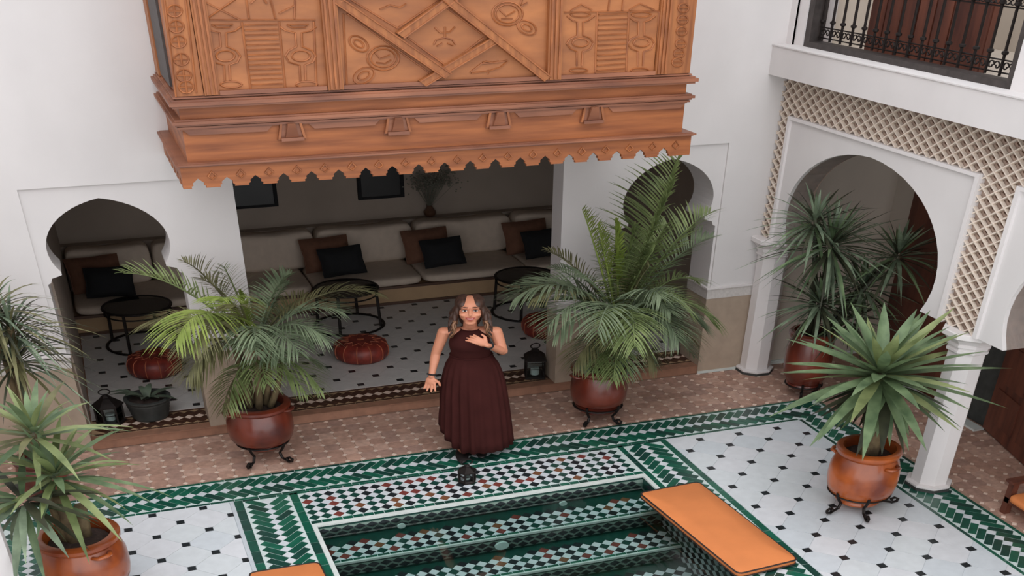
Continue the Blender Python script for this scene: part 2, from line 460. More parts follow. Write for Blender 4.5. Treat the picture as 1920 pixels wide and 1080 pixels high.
# ---- columns
def column(name, x, y, label):
    t = thing(name, label, 'column', (x, y, 0))
    t['kind'] = 'structure'
    o = (0, 0, 0); a0 = PI/8
    b = MB(); b.lathe([(0.138, 0), (0.138, 0.025)], 8, a0=a0); b.build('base_dark_ring', M['planter'], t)  # charcoal ring forming the dark bottom of the plinth
    b = MB(); b.lathe([(0.132, 0.025), (0.137, 0.035), (0.137, 0.05), (0.114, 0.062)], 8, a0=a0); b.build('base', M['plaster2'], t)
    s_ = MB(); s_.lathe([(0.109, 0.06), (0.105, 1.42)], 8, a0=a0); s_.build('shaft', M['plaster2'], t)
    k = MB(); k.lathe([(0.114, 1.42), (0.12, 1.43), (0.12, 1.445), (0.112, 1.452), (0.112, 1.475), (0.124, 1.482), (0.124, 1.50), (0.118, 1.51), (0.145, 1.555), (0.166, 1.575), (0.166, 1.615), (0.16, 1.622)], 8, a0=a0)
    k.build('capital', M['plaster2'], t)
    return t
column('column', 0.19, 0.94, 'white octagonal column standing against the facade corner beside the palm')
column('column', 0.205, -1.12, 'white octagonal column rising from the green border behind the amber pot')
column('column', -4.935, -1.12, 'white column edge showing at the lower corner beside the amber pot')
# ---- gallery behind the arcade
g = MB()
g.box(1.15, 1.27, -4.4, 1.03, 0, 3.3); g.box(0.3, 1.27, 1.03, 1.15, 0, 3.3); g.box(1.35, 1.45, -4.4, 1.15, 3.5, 6.0); g.box(0.3, 1.45, 1.03, 1.15, 3.5, 6.0)
struct('wall_gallery', g, M['gallery'], 'beige inner wall of the side gallery')
g = MB(); g.box(0.3, 1.45, -4.4, 1.1, 3.3, 3.5); struct('ceiling_gallery', g, M['gallery'], 'gallery ceiling slab')
g = MB(); g.box(-6.7, -6.6, -4.4, 1.03, 0, 6.0); struct('wall_left', g, M['plaster'], 'white wall on the left of the court')
# gallery doors
dr = MB(); dr.box(1.09, 1.15, -0.22, 0.75, 0, 2.25)
d1 = struct('door_1', dr, M['door'], 'dark red-brown timber door behind the first arch')
for yy in (-0.18, 0.30):
    for z0, z1 in ((0.15, 0.95), (1.1, 2.1)):
        q = MB(); q.box(1.078, 1.09, yy+0.05, yy+0.37, z0, z1); q.build('door_panel', M['door'], d1)
dk = MB(); dk.box(1.10, 1.149, -0.62, -0.24, 0, 1.05); dn = struct('door_2', dk, M['planter'], 'charcoal slab painted as the dark of an open doorway behind the white column')  # solid slab; the darkness of the open doorway is put into its colour
pA = at(1848, 800, Z=0.02); pB = at(1935, 880, Z=0.02)
dn_ = (pB-pA); dn_.z = 0; dn_.normalize(); nn = Vector((-dn_.y, dn_.x, 0))
lf = MB(); lf.bar(pA+Vector((0, 0, 0.53)), pB+dn_*0.25+Vector((0, 0, 0.53)), 0.045, 1.06)
d3 = struct('door_3', lf, M['door'], 'open red-brown timber door leaf beside the white column')
for a_, b_ in ((0.06, 0.36), (0.44, 0.8)):
    for z0, z1 in ((0.14, 0.5), (0.58, 0.98)):
        zc, hh = (z0+z1)/2, (z1-z0)
        q = MB(); q.bar(pA+dn_*a_+Vector((0, 0, zc))+nn*(-0.025), pA+dn_*b_+Vector((0, 0, zc))+nn*(-0.025), 0.012, hh)
        q.build('door_panel', M['door'], d3)
th = MB(); th.box(0.98, 1.06, -0.55, 0.6, 0, 0.022); struct('trim_3', th, M['coping'], 'pale marble threshold strip in the gallery')

# ================================================================ FLOORS
fl = MB()
fl.box(-6.6, 1.3, 0.312, YW+0.02, -0.08, -0.005); fl.box(0.316, 1.3, -4.4, 0.312, -0.08, -0.005); fl.box(-6.6, -5.032, -4.4, 0.312, -0.08, -0.005)
floor = struct('floor', fl, M['terra_grout'], 'terracotta courtyard floor with small pale inserts')
P = 0.0985; Q = 0.0935; ct = 0.017; h = P/2-0.0015; k = Q/2-0.0015
octo = flat([(-h+ct, -k), (h-ct, -k), (h, -k+ct), (h, k-ct), (h-ct, k), (-h+ct, k), (-h, k-ct), (-h, -k+ct)])
ins = flat([(-ct, 0), (0, -ct), (ct, 0), (0, ct)])
til = []; inz = []
for i in range(-8, 70):
    for j in range(-26, 8):
        x = -4.380+i*P; y = 0.433+j*Q
        cx_, cy_ = x+P/2, y+Q/2
        inside = lambda a, b, m_: (-6.5 < a < 1.08 and ((0.312+m_ < b < 1.03-m_) or (a > 0.316+m_ and -2.1 < b < 0.4) ) and a > -5.0)
        if inside(cx_, cy_, 0.04): til.append(('o', octo, random.choice(M['terra']), (cx_, cy_, random.uniform(-0.0012, 0.0008))))
        if inside(x, y, 0.012): inz.append(('i', ins, M['cream'], (x, y, 0.0004)))
pieces(floor, 'terracotta_tile', til, 300, 'far_terracotta_tiles')
pieces(floor, 'pale_insert', inz, 300, 'far_pale_inserts')
# filler strip along the border edge
# ---- herringbone zellige bands
def bar_poly(L, w_, ang):
    c_, s_ = math.cos(ang), math.sin(ang)
    return [(x*c_-y*s_, x*s_+y*c_) for x, y in ((-L/2, -w_/2), (L/2, -w_/2), (L/2, w_/2), (-L/2, w_/2))]
def herring(axis, u0, u1, vc, half, p, keep, mats, dmat, z=0.0, flip=1, phase=0.0):
    w_ = p/math.sqrt(2); L = half*math.sqrt(2)-w_
    bars = []; dia = []
    dpoly = [(-p*0.47, 0), (0, -p*0.47), (p*0.47, 0), (0, p*0.47)]
    dm = flat(dpoly)
    n0 = int(math.floor(u0/p))-1; n1 = int(math.ceil(u1/p))+1
    pr = {}
    for sg in (1, -1):
        ang = PI/4*sg*flip
        if axis == 'y': ang = PI/2-ang if True else ang
        pr[sg] = flat(bar_poly(L-0.003, w_-0.004, ang))
    for kk in range(n0, n1):
        u = kk*p+phase
        for sg in (1, -1):
            a, b = u, vc+sg*half/2
            x, y = (a, b) if axis == 'x' else (b, a)
            if u0 <= a <= u1 and keep(x, y): bars.append(('%s%d%d' % (axis, sg, flip), pr[sg], random.choice(mats), (x, y, z+random.uniform(-0.0008, 0.0006))))
        uc = u + (L/2/math.sqrt(2)-w_/2/math.sqrt(2))*(-flip) + p/2
        x, y = (uc, vc) if axis == 'x' else (vc, uc)
        if u0 <= uc <= u1 and keep(x, y): dia.append(('d', dm, random.choice(dmat), (x, y, z)))
    return bars, dia
def edgebars(axis, u0, u1, v0, v1, mats, ln=0.15, z=0.0, keep=lambda x, y: True):
    out = []
    n = max(1, round((u1-u0)/ln)); l = (u1-u0)/n; vw = v1-v0
    pm = flat([(-l/2+0.002, -vw/2), (l/2-0.002, -vw/2), (l/2-0.002, vw/2), (-l/2+0.002, vw/2)] if axis == 'x' else
              [(-vw/2, -l/2+0.002), (vw/2, -l/2+0.002), (vw/2, l/2-0.002), (-vw/2, l/2-0.002)])
    for i in range(n):
        u = u0+(i+0.5)*l; vv = (v0+v1)/2
        x, y = (u, vv) if axis == 'x' else (vv, u)
        if keep(x, y): out.append((axis+str(round(l, 4))+str(round(vw, 4)), pm, random.choice(mats), (x, y, z)))
    return out
bd = MB(); bd.box(-5.032, 0.316, 0.0, 0.312, -0.08, -0.003); bd.box(0.0, 0.316, -4.4, 0.0, -0.08, -0.003); bd.box(-5.032, -4.716, -4.4, 0.0, -0.08, -0.003)
border = struct('mosaic_border', bd, M['white_bed'], 'green and white zellige herringbone border around the court')
bars = []; dia = []; eb = []
b1, d1_ = herring('x', -5.0, 0.29, 0.157, 0.129, 0.0675, lambda x, y: x < y+0.0 and x > -5.03+(0.31-y)*0, M['green'], M['white_tile'], phase=0.0)
bars += b1; dia += d1_
b1, d1_ = herring('y', -2.6, 0.30, 0.157, 0.129, 0.0675, lambda x, y: x > y, M['green'], M['white_tile'], flip=-1)
bars += b1; dia += d1_
b1, d1_ = herring('y', -1.9, -0.03, -4.876, 0.129, 0.0675, lambda x, y: True, M['green'], M['white_tile'])
bars += b1; dia += d1_
eb += edgebars('x', -5.03, 0.316, 0.291, 0.312, M['green'], 0.14) + edgebars('x', -4.716, 0.0, 0.003, 0.024, M['green'], 0.14)
eb += edgebars('y', -2.6, 0.29, 0.293, 0.314, M['green'], 0.14) + edgebars('y', -2.6, 0.003, 0.003, 0.024, M['green'], 0.14)
eb += edgebars('y', -1.9, 0.0, -4.742, -4.72, M['green'], 0.14) + edgebars('y', -1.9, 0.0, -5.03, -5.01, M['green'], 0.14)
pieces(border, 'green_bar', bars, 300, 'far_green_bars'); pieces(border, 'white_diamond', dia, 300); pieces(border, 'edge_bar', eb, 300)
# ---- white paving with small dark squares
LX, LY = 0.1412, 0.1385
def paving(parent, x0, x1, y0, y1, ox, oy, z, wm, skip=lambda x, y: False, hs=0.021):
    t = MB()
    q = hs+0.0015; gx, gy = LX-0.0015, LY-0.0015
    tp = flat([(-gx+q, -q), (-q, -gy+q), (q, -gy+q), (gx-q, -q), (gx-q, q), (q, gy-q), (-q, gy-q), (-gx+q, q)])
    sq = flat([(-hs, -hs), (hs, -hs), (hs, hs), (-hs, hs)])
    a, b = [], []
    i0 = int((x0-ox)/LX)-2; i1 = int((x1-ox)/LX)+2; j0 = int((y0-oy)/LY)-2; j1 = int((y1-oy)/LY)+2
    for i in range(i0, i1+1):
        for j in range(j0, j1+1):
            x, y = ox+i*LX, oy+j*LY
            if skip(x, y): continue
            if (i+j) % 2 == 0:
                if x0+hs*0.4 < x < x1-hs*0.4 and y0+hs*0.4 < y < y1-hs*0.4:
                    b.append(('s', sq, M['black'], (x, y, z+0.0006)))
            else:
                m_ = random.choice(wm)
                if x0 <= x-LX+0.03 and x+LX-0.03 <= x1 and y0 <= y-LY+0.03 and y+LY-0.03 <= y1:
                    a.append(('t', tp, m_, (x, y, z+random.uniform(-0.0006, 0.0004))))
                elif x0-LX < x < x1+LX and y0-LY < y < y1+LY:
                    # clipped edge tile
                    poly = [(v[0]+x, v[1]+y) for v in tp.v[:8]]
                    for ax, lim, sg in ((0, x0+0.003, 1), (0, x1-0.003, -1), (1, y0+0.003, 1), (1, y1-0.003, -1)):
                        out = []
                        for n_ in range(len(poly)):
                            c0, c1 = poly[n_-1], poly[n_]
                            in0, in1 = (c0[ax]-lim)*sg >= 0, (c1[ax]-lim)*sg >= 0
                            if in0 != in1:
                                tt = (lim-c0[ax])/(c1[ax]-c0[ax])
                                out.append((c0[0]+(c1[0]-c0[0])*tt, c0[1]+(c1[1]-c0[1])*tt))
                            if in1: out.append(c1)
                        poly = out
                        if len(poly) < 3: break
                    if len(poly) >= 3:
                        ar = abs(sum(poly[n_-1][0]*poly[n_][1]-poly[n_][0]*poly[n_-1][1] for n_ in range(len(poly))))/2
                        if ar > 0.0015:
                            a.append(('c%d_%d' % (i, j), flat([(px_-x, py_-y) for px_, py_ in poly]), m_, (x, y, z)))
    pieces(parent, 'white_tile', a, 300, 'far_white_tiles'); pieces(parent, 'dark_insert', b, 300, 'far_dark_inserts')
pv = MB(); pv.box(-0.99, 0.0, -4.4, 0.0, -0.08, -0.004); pv.box(-4.716, -3.755, -4.4, 0.0, -0.08, -0.004)
pav = struct('white_paving', pv, M['grey_joint'], 'white clipped-corner paving with dark inserts')
paving(pav, -0.992, 0.0, -2.5, 0.0, -0.2135, -0.0795, 0.0, M['white_tile'])
paving(pav, -4.716, -3.775, -1.6, 0.0, -4.352, -0.167, 0.0, M['white_tile'])
mt = MB(); mt.box(-3.775, -3.753, -2.0, 0.0, -0.05, 0.003); mt.build('marble_strip', M['grey_joint'], pav)
# ---- pool surround
XL, XR, YP = -3.383, -1.339, -0.436
ps = MB(); ps.box(-3.755, XL, -4.4, 0.0, -0.08, -0.003); ps.box(XR, -0.99, -4.4, 0.0, -0.08, -0.003); ps.box(XL, XR, YP, 0.0, -0.08, -0.003)
sur = struct('pool_surround', ps, M['white_bed'], 'green herringbone and chequered tiling around the pool')
bars = []; dia = []; eb = []
b1, d1_ = herring('y', -1.2, -0.01, -3.567, 0.128, 0.0675, lambda x, y: True, M['green'], M['white_tile'], flip=1); bars += b1; dia += d1_
b1, d1_ = herring('y', -2.3, -0.01, -1.166, 0.128, 0.0675, lambda x, y: True, M['green'], M['white_tile'], flip=-1); bars += b1; dia += d1_
eb += edgebars('y', -1.3, 0.0, -3.752, -3.703, M['green'], 0.13) + edgebars('y', -1.3, 0.0, -3.431, -3.385, M['green'], 0.13)
eb += edgebars('y', -2.4, 0.0, -1.336, -1.30, M['green'], 0.13) + edgebars('y', -2.4, 0.0, -1.034, -0.993, M['green'], 0.13)
eb += edgebars('x', -3.703, -1.034, -0.022, -0.001, M['green'], 0.1) + edgebars('x', XL+0.003, XR-0.002, YP+0.003, YP+0.040, M['green'], 0.06)
pieces(sur, 'green_bar', bars); pieces(sur, 'white_diamond', dia); pieces(sur, 'edge_bar', eb)
CP = 0.0697; CQ = 0.0695
dmd = lambda p, q: flat([(-p*0.485, 0), (0, -q*0.485), (p*0.485, 0), (0, q*0.485)])
DM = dmd(CP, CQ)
def chk(): return M['chk'][random.choice('kkkkkggggggrrb')]
colr = []; wht = []
for i in range(30):
    for j in range(5):
        x = -3.348+i*CP; y = -0.0755-j*CQ
        if x < XR-0.02: colr.append(('c', DM, chk(), (x, y, 0.0)))
    for j in range(5):
        x = -3.348+(i+0.5)*CP; y = -0.0755-(j-0.5)*CQ
        if x < XR-0.03: wht.append(('w', DM, random.choice(M['white_tile']), (x, y, 0.0)))
pieces(sur, 'coloured_diamond', colr); pieces(sur, 'white_diamond', wht)
# ---- pool basin with steps
XI0, XI1, YI = -3.362, -1.362, -0.464
TR = [(-0.76, -0.16), (-1.04, -0.32), (-1.32, -0.48)]
bs = MB()
bs.box(XI0-0.1, XI0, -4.4, YI, -1.2, -0.02); bs.box(XI1, XI1+0.1, -4.4, YI, -1.2, -0.02); bs.box(XI0-0.1, XI1+0.1, YI, YI+0.1, -1.2, -0.02)
yprev = YI
for yn, zt in TR:
    bs.box(XI0, XI1, yn, yprev, -1.2, zt-0.004); yprev = yn
bs.box(XI0, XI1, -4.4, yprev, -1.2, -0.64)
basin = struct('pool_basin', bs, M['green'][3], 'stepped plunge pool basin lined with green and chequered tiles')
cp = MB(); cp.box(XL, XI0+0.004, -4.4, YI-0.004, -0.012, 0.005); cp.build('coping', M['coping'], basin)
cp = MB(); cp.box(XI1-0.004, XR, -4.4, YI-0.004, -0.012, 0.005); cp.build('coping', M['coping'], basin)
cp = MB(); cp.box(XL, XR, YI-0.004, YP, -0.012, 0.005); cp.build('coping', M['coping'], basin)
RP = 0.07
wdm = MB().prism([(-RP*0.48, 0, 0), (0, 0, -RP*0.40), (RP*0.48, 0, 0), (0, 0, RP*0.40)], (0, -0.005, 0))
tread_c = []; tread_w = []; ris = []; grn = []
yprev = YI; zprev = 0.0
for n_, (yn, zt) in enumerate(TR):
    for i in range(29):
        for j in range(3):
            x = XI0+0.035+i*CP; y = yn+0.068+j*CQ
            if y < yprev-0.03 and x < XI1-0.02: tread_c.append(('c', DM, chk(), (x, y, zt)))
        for j in range(3):
            x = XI0+0.035+(i+0.5)*CP; y = yn+0.068+(j-0.5)*CQ
            if y < yprev-0.01 and x < XI1-0.02: tread_w.append(('w', DM, random.choice(M['white_tile']), (x, y, zt)))
        for j in range(2):
            x = XI0+0.035+i*RP; z_ = zprev-0.064-j*0.052
            if x < XI1-0.02: ris.append(('k', wdm, M['black'], (x+(RP/2 if j else 0), yprev-0.002, z_)))
    rb = MB(); rb.box(XI0, XI1, yprev-0.003, yprev, zprev-0.142, zprev-0.036); rb.build('riser_panel', M['riser'], basin)
    grn += edgebars('x', XI0, XI1, yn+0.002, yn+0.032, M['green'], 0.07, z=zt+0.001)
    nz_ = MB(); nz_.box(XI0, XI1, yn-0.006, yn+0.008, zt-0.018, zt+0.003); nz_.build('nosing', M['coping'], basin)
    yprev, zprev = yn, zt
pieces(basin, 'tread_tile', tread_c); pieces(basin, 'white_tread_tile', tread_w); pieces(basin, 'riser_tile', ris); pieces(basin, 'edge_bar', grn)
sdm = MB().prism([(0, -RP*0.48, 0), (0, 0, -RP*0.40), (0, RP*0.48, 0), (0, 0, RP*0.40)], (-0.005, 0, 0))
sw = []
for i in range(26):
    for j in range(9):
        y = -0.56-i*RP; z_ = -0.06-j*0.06
        sw.append(('k', sdm, M['chk'][random.choice('kkg')], (XI1-0.001, y, z_)))
        sw.append(('w', sdm, M['white_tile'][0], (XI1-0.001, y-RP/2, z_-0.03)))
pieces(basin, 'wall_tile', sw, 300, 'lower_wall_tiles')
for px, py, Yv in ((940, 1022, -0.766), (1055, 943, -0.494), (752, 985, -0.494)):
    q = at(px, py, Y=Yv)
    pl = MB(); pl.tube([(q.x, Yv, q.z), (q.x, Yv-0.014, q.z)], 0.042 if px == 940 else 0.024, 16); pl.build('pool_lamp', M['lamp_white'], basin)
wt = MB(); wt.add([(XI0+0.002, -4.4, -0.07), (XI1-0.002, -4.4, -0.07), (XI1-0.002, YI-0.002, -0.07), (XI0+0.002, YI-0.002, -0.07)], [(0, 1, 2, 3)])
wo = wt.build('pool_water', M['water']); tag(wo, 'clear teal-tinted water filling the stepped pool', None, None, 'structure')
# ---- raised lounge floor with step
st = MB(); st.box(-4.62, 0.13, YW-0.012, 4.05, 0, 0.096)
step = struct('floor_lounge', st, M['step'], 'raised lounge floor behind a terracotta step')
tr_ = MB(); tr_.box(-4.47, 0.1, YW-0.02, YW+0.06, 0.094, 0.1005); tr_.build('step_edge', M['step'], step)
sb = MB(); sb.box(-4.47, 0.1, 1.104, 1.366, 0.09, 0.0975); sb.build('mosaic_bed', M['yellow_bed'], step)
bars, dia = herring('x', -4.46, 0.09, 1.235, 0.11, 0.067, lambda x, y: True, [M['brown_zel']], [M['cream']], z=0.1005, phase=0.02)
eb = edgebars('x', -4.46, 0.09, 1.106, 1.124, [M['brown_zel']], 0.13, z=0.1005) + edgebars('x', -4.46, 0.09, 1.346, 1.364, [M['brown_zel']], 0.13, z=0.1005)
pieces(step, 'brown_bar', bars); pieces(step, 'cream_diamond', dia); pieces(step, 'edge_bar', eb)
paving(step, -4.465, 0.09, 1.37, 3.17, -2.795, 1.5795, 0.1, [M['room_white']], hs=0.022)
# ================================================================ CARVED BALCONY
B0, B1, BF = -3.665, -1.045, 0.10
BO = (CX, 0.55, 2.85)
bal = thing('carved_balcony', 'carved cedar wood balcony box with scalloped valance projecting from the facade', 'balcony', BO)
def bp(mb, name, m, parent=None, smooth=False): return mb.build(name, m, parent or bal, BO, smooth)
def cbox(name, m, *a): q = MB(); q.box(*a); return bp(q, name, m)
cbox('body', M['wood'], B0, B1, BF+0.02, YW-0.012, 3.5, 5.0)
def ledge(x0, x1, y0, z0, z1, name='moulding'):
    q = MB()
    for k_, (dx, a, b) in enumerate(((0.0, 0.30, 0.75), (-0.014, 0.75, 1.0), (-0.012, 0.0, 0.30))):
        q.box(x0-dx, x1+dx, y0-dx*0, YW-0.012, z0+(z1-z0)*a, z0+(z1-z0)*b) if k_ == 0 else q.box(x0-dx, x1+dx, y0-dx, YW-0.012, z0+(z1-z0)*a, z0+(z1-z0)*b)
    return bp(q, name, M['wood_edge'])
ledge(-3.715, -1.005, 0.052, 3.455, 3.512); ledge(-3.69, -1.03, 0.085, 3.512, 3.535)
cbox('upper_fascia', M['wood'], -3.672, -1.048, 0.10, YW-0.012, 3.37, 3.455)
ledge(-3.715, -1.012, 0.058, 3.325, 3.372); ledge(-3.695, -1.03, 0.075, 3.295, 3.327)
cbox('lower_fascia', M['wood'], -3.672, -1.048, 0.10, YW-0.012, 3.05, 3.30)
ledge(-3.735, -0.985, 0.048, 3.028, 3.056)
# coffer moulding stepping down beside each corbel, and corbels
corb = [-3.163, -2.634, -2.104, -1.585]
xs = [-3.672] + corb + [-1.048]
for i in range(5):
    a = xs[i] + (0.085 if i else 0.0); b = xs[i+1] - (0.085 if i < 4 else 0.0)
    q = MB(); q.prism([(a, 0.088, 3.30), (b, 0.088, 3.30), (b-0.03, 0.088, 3.255), (a+0.03, 0.088, 3.255)], (0, 0.02, 0)); bp(q, 'coffer_moulding', M['wood_edge'])
for x in corb:
    q = MB(); q.prism([(x-0.07, 0.086, 3.185), (x+0.07, 0.086, 3.185), (x+0.05, 0.086, 3.31), (x-0.05, 0.086, 3.31)], (0, 0.02, 0))
    k_ = bp(q, 'corbel', M['wood_edge'])
    q = MB(); q.prism([(x-0.018, 0.05, 3.31), (x+0.018, 0.05, 3.31), (x+0.032, 0.07, 3.205), (x-0.032, 0.07, 3.205)], (0, 0.018, 0)); bp(q, 'corbel_block', M['wood_edge'], k_)
    q = MB(); q.box(x-0.055, x+0.055, 0.062, 0.09, 3.178, 3.203); bp(q, 'corbel_foot', M['wood_edge'], k_)
    for sg in (-1, 1):
        q = MB(); q.bar((x+sg*0.062, 0.082, 3.19), (x+sg*0.046, 0.082, 3.31), 0.012, 0.012); bp(q, 'corbel_edge', M['wood_line'], k_)
# valance with scalloped lower edge
def valance(u0, u1, per, first, zt=3.03, zb=2.862):
    pts = [(u0, zt), (u0, zb)]
    u = first
    while u < u1-0.05:
        pts += [(u-0.034, zb), (u-0.036, zb+0.014), (u-0.026, zb+0.022), (u-0.027, zb+0.040), (u-0.012, zb+0.058), (u, zb+0.074), (u+0.012, zb+0.058), (u+0.027, zb+0.040), (u+0.026, zb+0.022), (u+0.036, zb+0.014), (u+0.034, zb)]
        u += per
    return pts + [(u1, zb), (u1, zt)]
q = MB(); q.prism([(x, 0.075, z) for x, z in valance(-3.715, -1.0, 0.1378, -3.64)], (0, 0.022, 0)); vl = bp(q, 'valance', M['wood'])
q = MB(); q.prism([(-3.715, y, z) for y, z in valance(0.0975, YW-0.012, 0.1378, 0.16)], (0.022, 0, 0)); bp(q, 'side_valance', M['wood'])
q = MB(); q.prism([(-1.022, y, z) for y, z in valance(0.0975, YW-0.012, 0.1378, 0.15)], (0.022, 0, 0)); bp(q, 'side_valance', M['wood'])
x = -3.64+0.0689
while x < -1.05:
    q = MB(); q.tube([(x, 0.072, 2.925), (x-0.02, 0.072, 2.95), (x, 0.072, 2.985), (x+0.02, 0.072, 2.95)], 0.006, 5, closed=True); bp(q, 'carved_bud', M['wood_line'], vl)
    x += 0.1378
cbox('soffit', M['wood_edge'], -3.69, -1.03, 0.10, YW-0.012, 3.0, 3.03)
# front frame: posts, pilasters
FY = BF-0.012
def post(x0, x1, y=FY-0.02, name='post'):
    q = MB(); q.box(x0, x1, y, BF+0.03, 3.535, 5.0); a = bp(q, name, M['wood_v'])
    for f in (0.2, 0.5, 0.8):
        xx = x0+(x1-x0)*f
        q = MB(); q.box(xx-0.005, xx+0.005, y-0.008, y+0.005, 3.54, 5.0); bp(q, 'fluting', M['wood_line'], a)
    return a
post(-2.966, -2.892); post(-1.85, -1.776)
for x0, x1 in ((-3.545, -3.475), (-1.245, -1.178)): post(x0, x1, FY-0.005, 'jamb_moulding')
pil_l = cbox('pilaster', M['wood_v'], -3.668, -3.548, BF-0.008, BF+0.03, 3.535, 5.0)
pil_r = cbox('pilaster', M['wood_v'], -1.175, -1.042, BF-0.008, BF+0.03, 3.535, 5.0)
side = cbox('side_panel', M['iron2'], B0-0.012, B0, 0.30, 0.78, 3.56, 5.0)
cbox('side_post', M['wood_v'], B0-0.02, B0, 0.80, 1.0, 3.54, 5.0)
# bottom rails of the panels
for x0, x1 in ((-3.475, -2.97), (-2.892, -1.85), (-1.776, -1.248)):
    cbox('panel_rail', M['wood_edge'], x0, x1, FY-0.012, BF+0.03, 3.535, 3.565)
# diagonal lattice bars of the middle panel
Y0 = BF-0.03
NB = [0]
def dbar(a, b, w_=0.055):
    NB[0] += 1; Y0 = BF-0.03-0.004*(NB[0] % 3)
    q = MB()
    A = Vector((a[0], 0, a[1])); Bv = Vector((b[0], 0, b[1])); dv = (Bv-A).normalized(); nv = Vector((-dv.z, 0, dv.x))*w_/2
    q.prism([(v.x, Y0, v.z) for v in (A-nv, Bv-nv, Bv+nv, A+nv)], (0, 0.05, 0)); k_ = bp(q, 'diagonal_bar', M['wood_v'])
    for sg in (-1, 1):
        q = MB(); o = nv*0.8*sg
        q.tube([(A.x+o.x, Y0, A.z+o.z), (Bv.x+o.x, Y0, Bv.z+o.z)], 0.006, 5); bp(q, 'bead', M['wood_line'], k_)
dbar((-2.89, 4.155), (-2.37, 3.60)); dbar((-2.345, 4.118), (-1.85, 3.545)); dbar((-2.50, 3.55), (-2.11, 3.86)); dbar((-2.60, 3.90), (-2.05, 4.42)); dbar((-2.345, 4.118), (-2.60, 4.42)); dbar((-2.89, 4.155), (-2.6, 4.42))
# carved relief traced as raised line work
def relief(parent, lines, zoom, off, y, r=0.0055):
    for ln in lines:
        pts = []
        for a, b in ln:
            v = at(off[0]+a/zoom, off[1]+b/zoom, Y=y); pts.append((v.x, y, v.z))
        q = MB(); closed = len(ln) > 6 and ln[0] == ln[-1]
        q.tube(pts[:-1] if closed else pts, r, 5, closed=closed); bp(q, 'carved_line', M['wood_line'], parent)
def ell(cx, cy, a, b, rot=0.0, n=18):
    c_, s_ = math.cos(rot), math.sin(rot)
    p = [(cx+a*math.cos(2*PI*i/n)*c_-b*math.sin(2*PI*i/n)*s_, cy+a*math.cos(2*PI*i/n)*s_+b*math.sin(2*PI*i/n)*c_) for i in range(n)]
    return p+[p[0]]
pnl = cbox('left_panel', M['wood_panel'], -3.475, -2.966, BF, BF+0.03, 3.54, 5.0)
pnr = cbox('right_panel', M['wood_panel'], -1.776, -1.248, BF, BF+0.03, 3.54, 5.0)
pnc = cbox('middle_panel', M['wood_panel'], -2.892, -1.85, BF, BF+0.03, 3.54, 5.0)
LZ = [[(640, 125), (690, 500)], [(850, 122), (885, 495)], [(425, 112), (1055, 112)], [(430, 10), (630, 110)], [(605, -5), (440, 108)], [(665, -10), (680, 105)], [(800, -10), (830, 105)], [(690, 20), (720, -10)], [(780, 20), (760, -10)],
      [(420, 120), (460, 500)], [(1045, 120), (1060, 485)], [(850, 75), (940, 30)], [(940, 0), (935, 105)]]
for i in range(13): LZ.append([(654+i*3.1, 142+i*28), (840+i*2.6, 138+i*27.7)])
for cx_, rx in ((540, 0), (965, 0)):
    LZ += [[(cx_-110, 150), (cx_-80, 172), (cx_-25, 185), (cx_-18, 262), (cx_-60, 285), (cx_-80, 315), (cx_-60, 350), (cx_, 368), (cx_+5, 455)],
           [(cx_+95, 150), (cx_+60, 175), (cx_+12, 185), (cx_+15, 262), (cx_+70, 285), (cx_+92, 315), (cx_+75, 350), (cx_+30, 366), (cx_+35, 452)],
           ell(cx_+8, 315, 52, 30, n=14), [(cx_-70, 140), (cx_+50, 138), (cx_+30, 155), (cx_-40, 157), (cx_-70, 140)], ell(cx_+40, 475, 60, 18, n=12)]
relief(pnl, LZ, 3.0, (240, 0), BF-0.002)
RZ = [[(1020, 70), (1008, 410)], [(1198, 68), (1182, 400)], [(820, 70), (1400, 62)], [(818, 75), (812, 420)], [(1368, 65), (1350, 410)], [(1080, 60), (1090, -5)], [(1160, 60), (1165, -5)], [(870, 60), (930, 25), (990, 55)], [(1200, 55), (1260, 20), (1340, 55)]]
for i in range(12): RZ.append([(1028-i*1.0, 84+i*28.5), (1190-i*1.3, 78+i*28)])
for cx_ in (925, 1268):
    RZ += [[(cx_-75, 90), (cx_-45, 115), (cx_-18, 125), (cx_-18, 200), (cx_-60, 220), (cx_-78, 245), (cx_-55, 275), (cx_-20, 290), (cx_-20, 370)],
           [(cx_+80, 88), (cx_+45, 115), (cx_+15, 125), (cx_+15, 200), (cx_+55, 215), (cx_+72, 242), (cx_+55, 275), (cx_+12, 290), (cx_+8, 370)],
           ell(cx_, 240, 45, 24, n=14), ell(cx_, 82, 55, 14, n=12), ell(cx_-10, 395, 50, 12, n=12)]
relief(pnr, RZ, 3.0, (780, 0), BF-0.002)
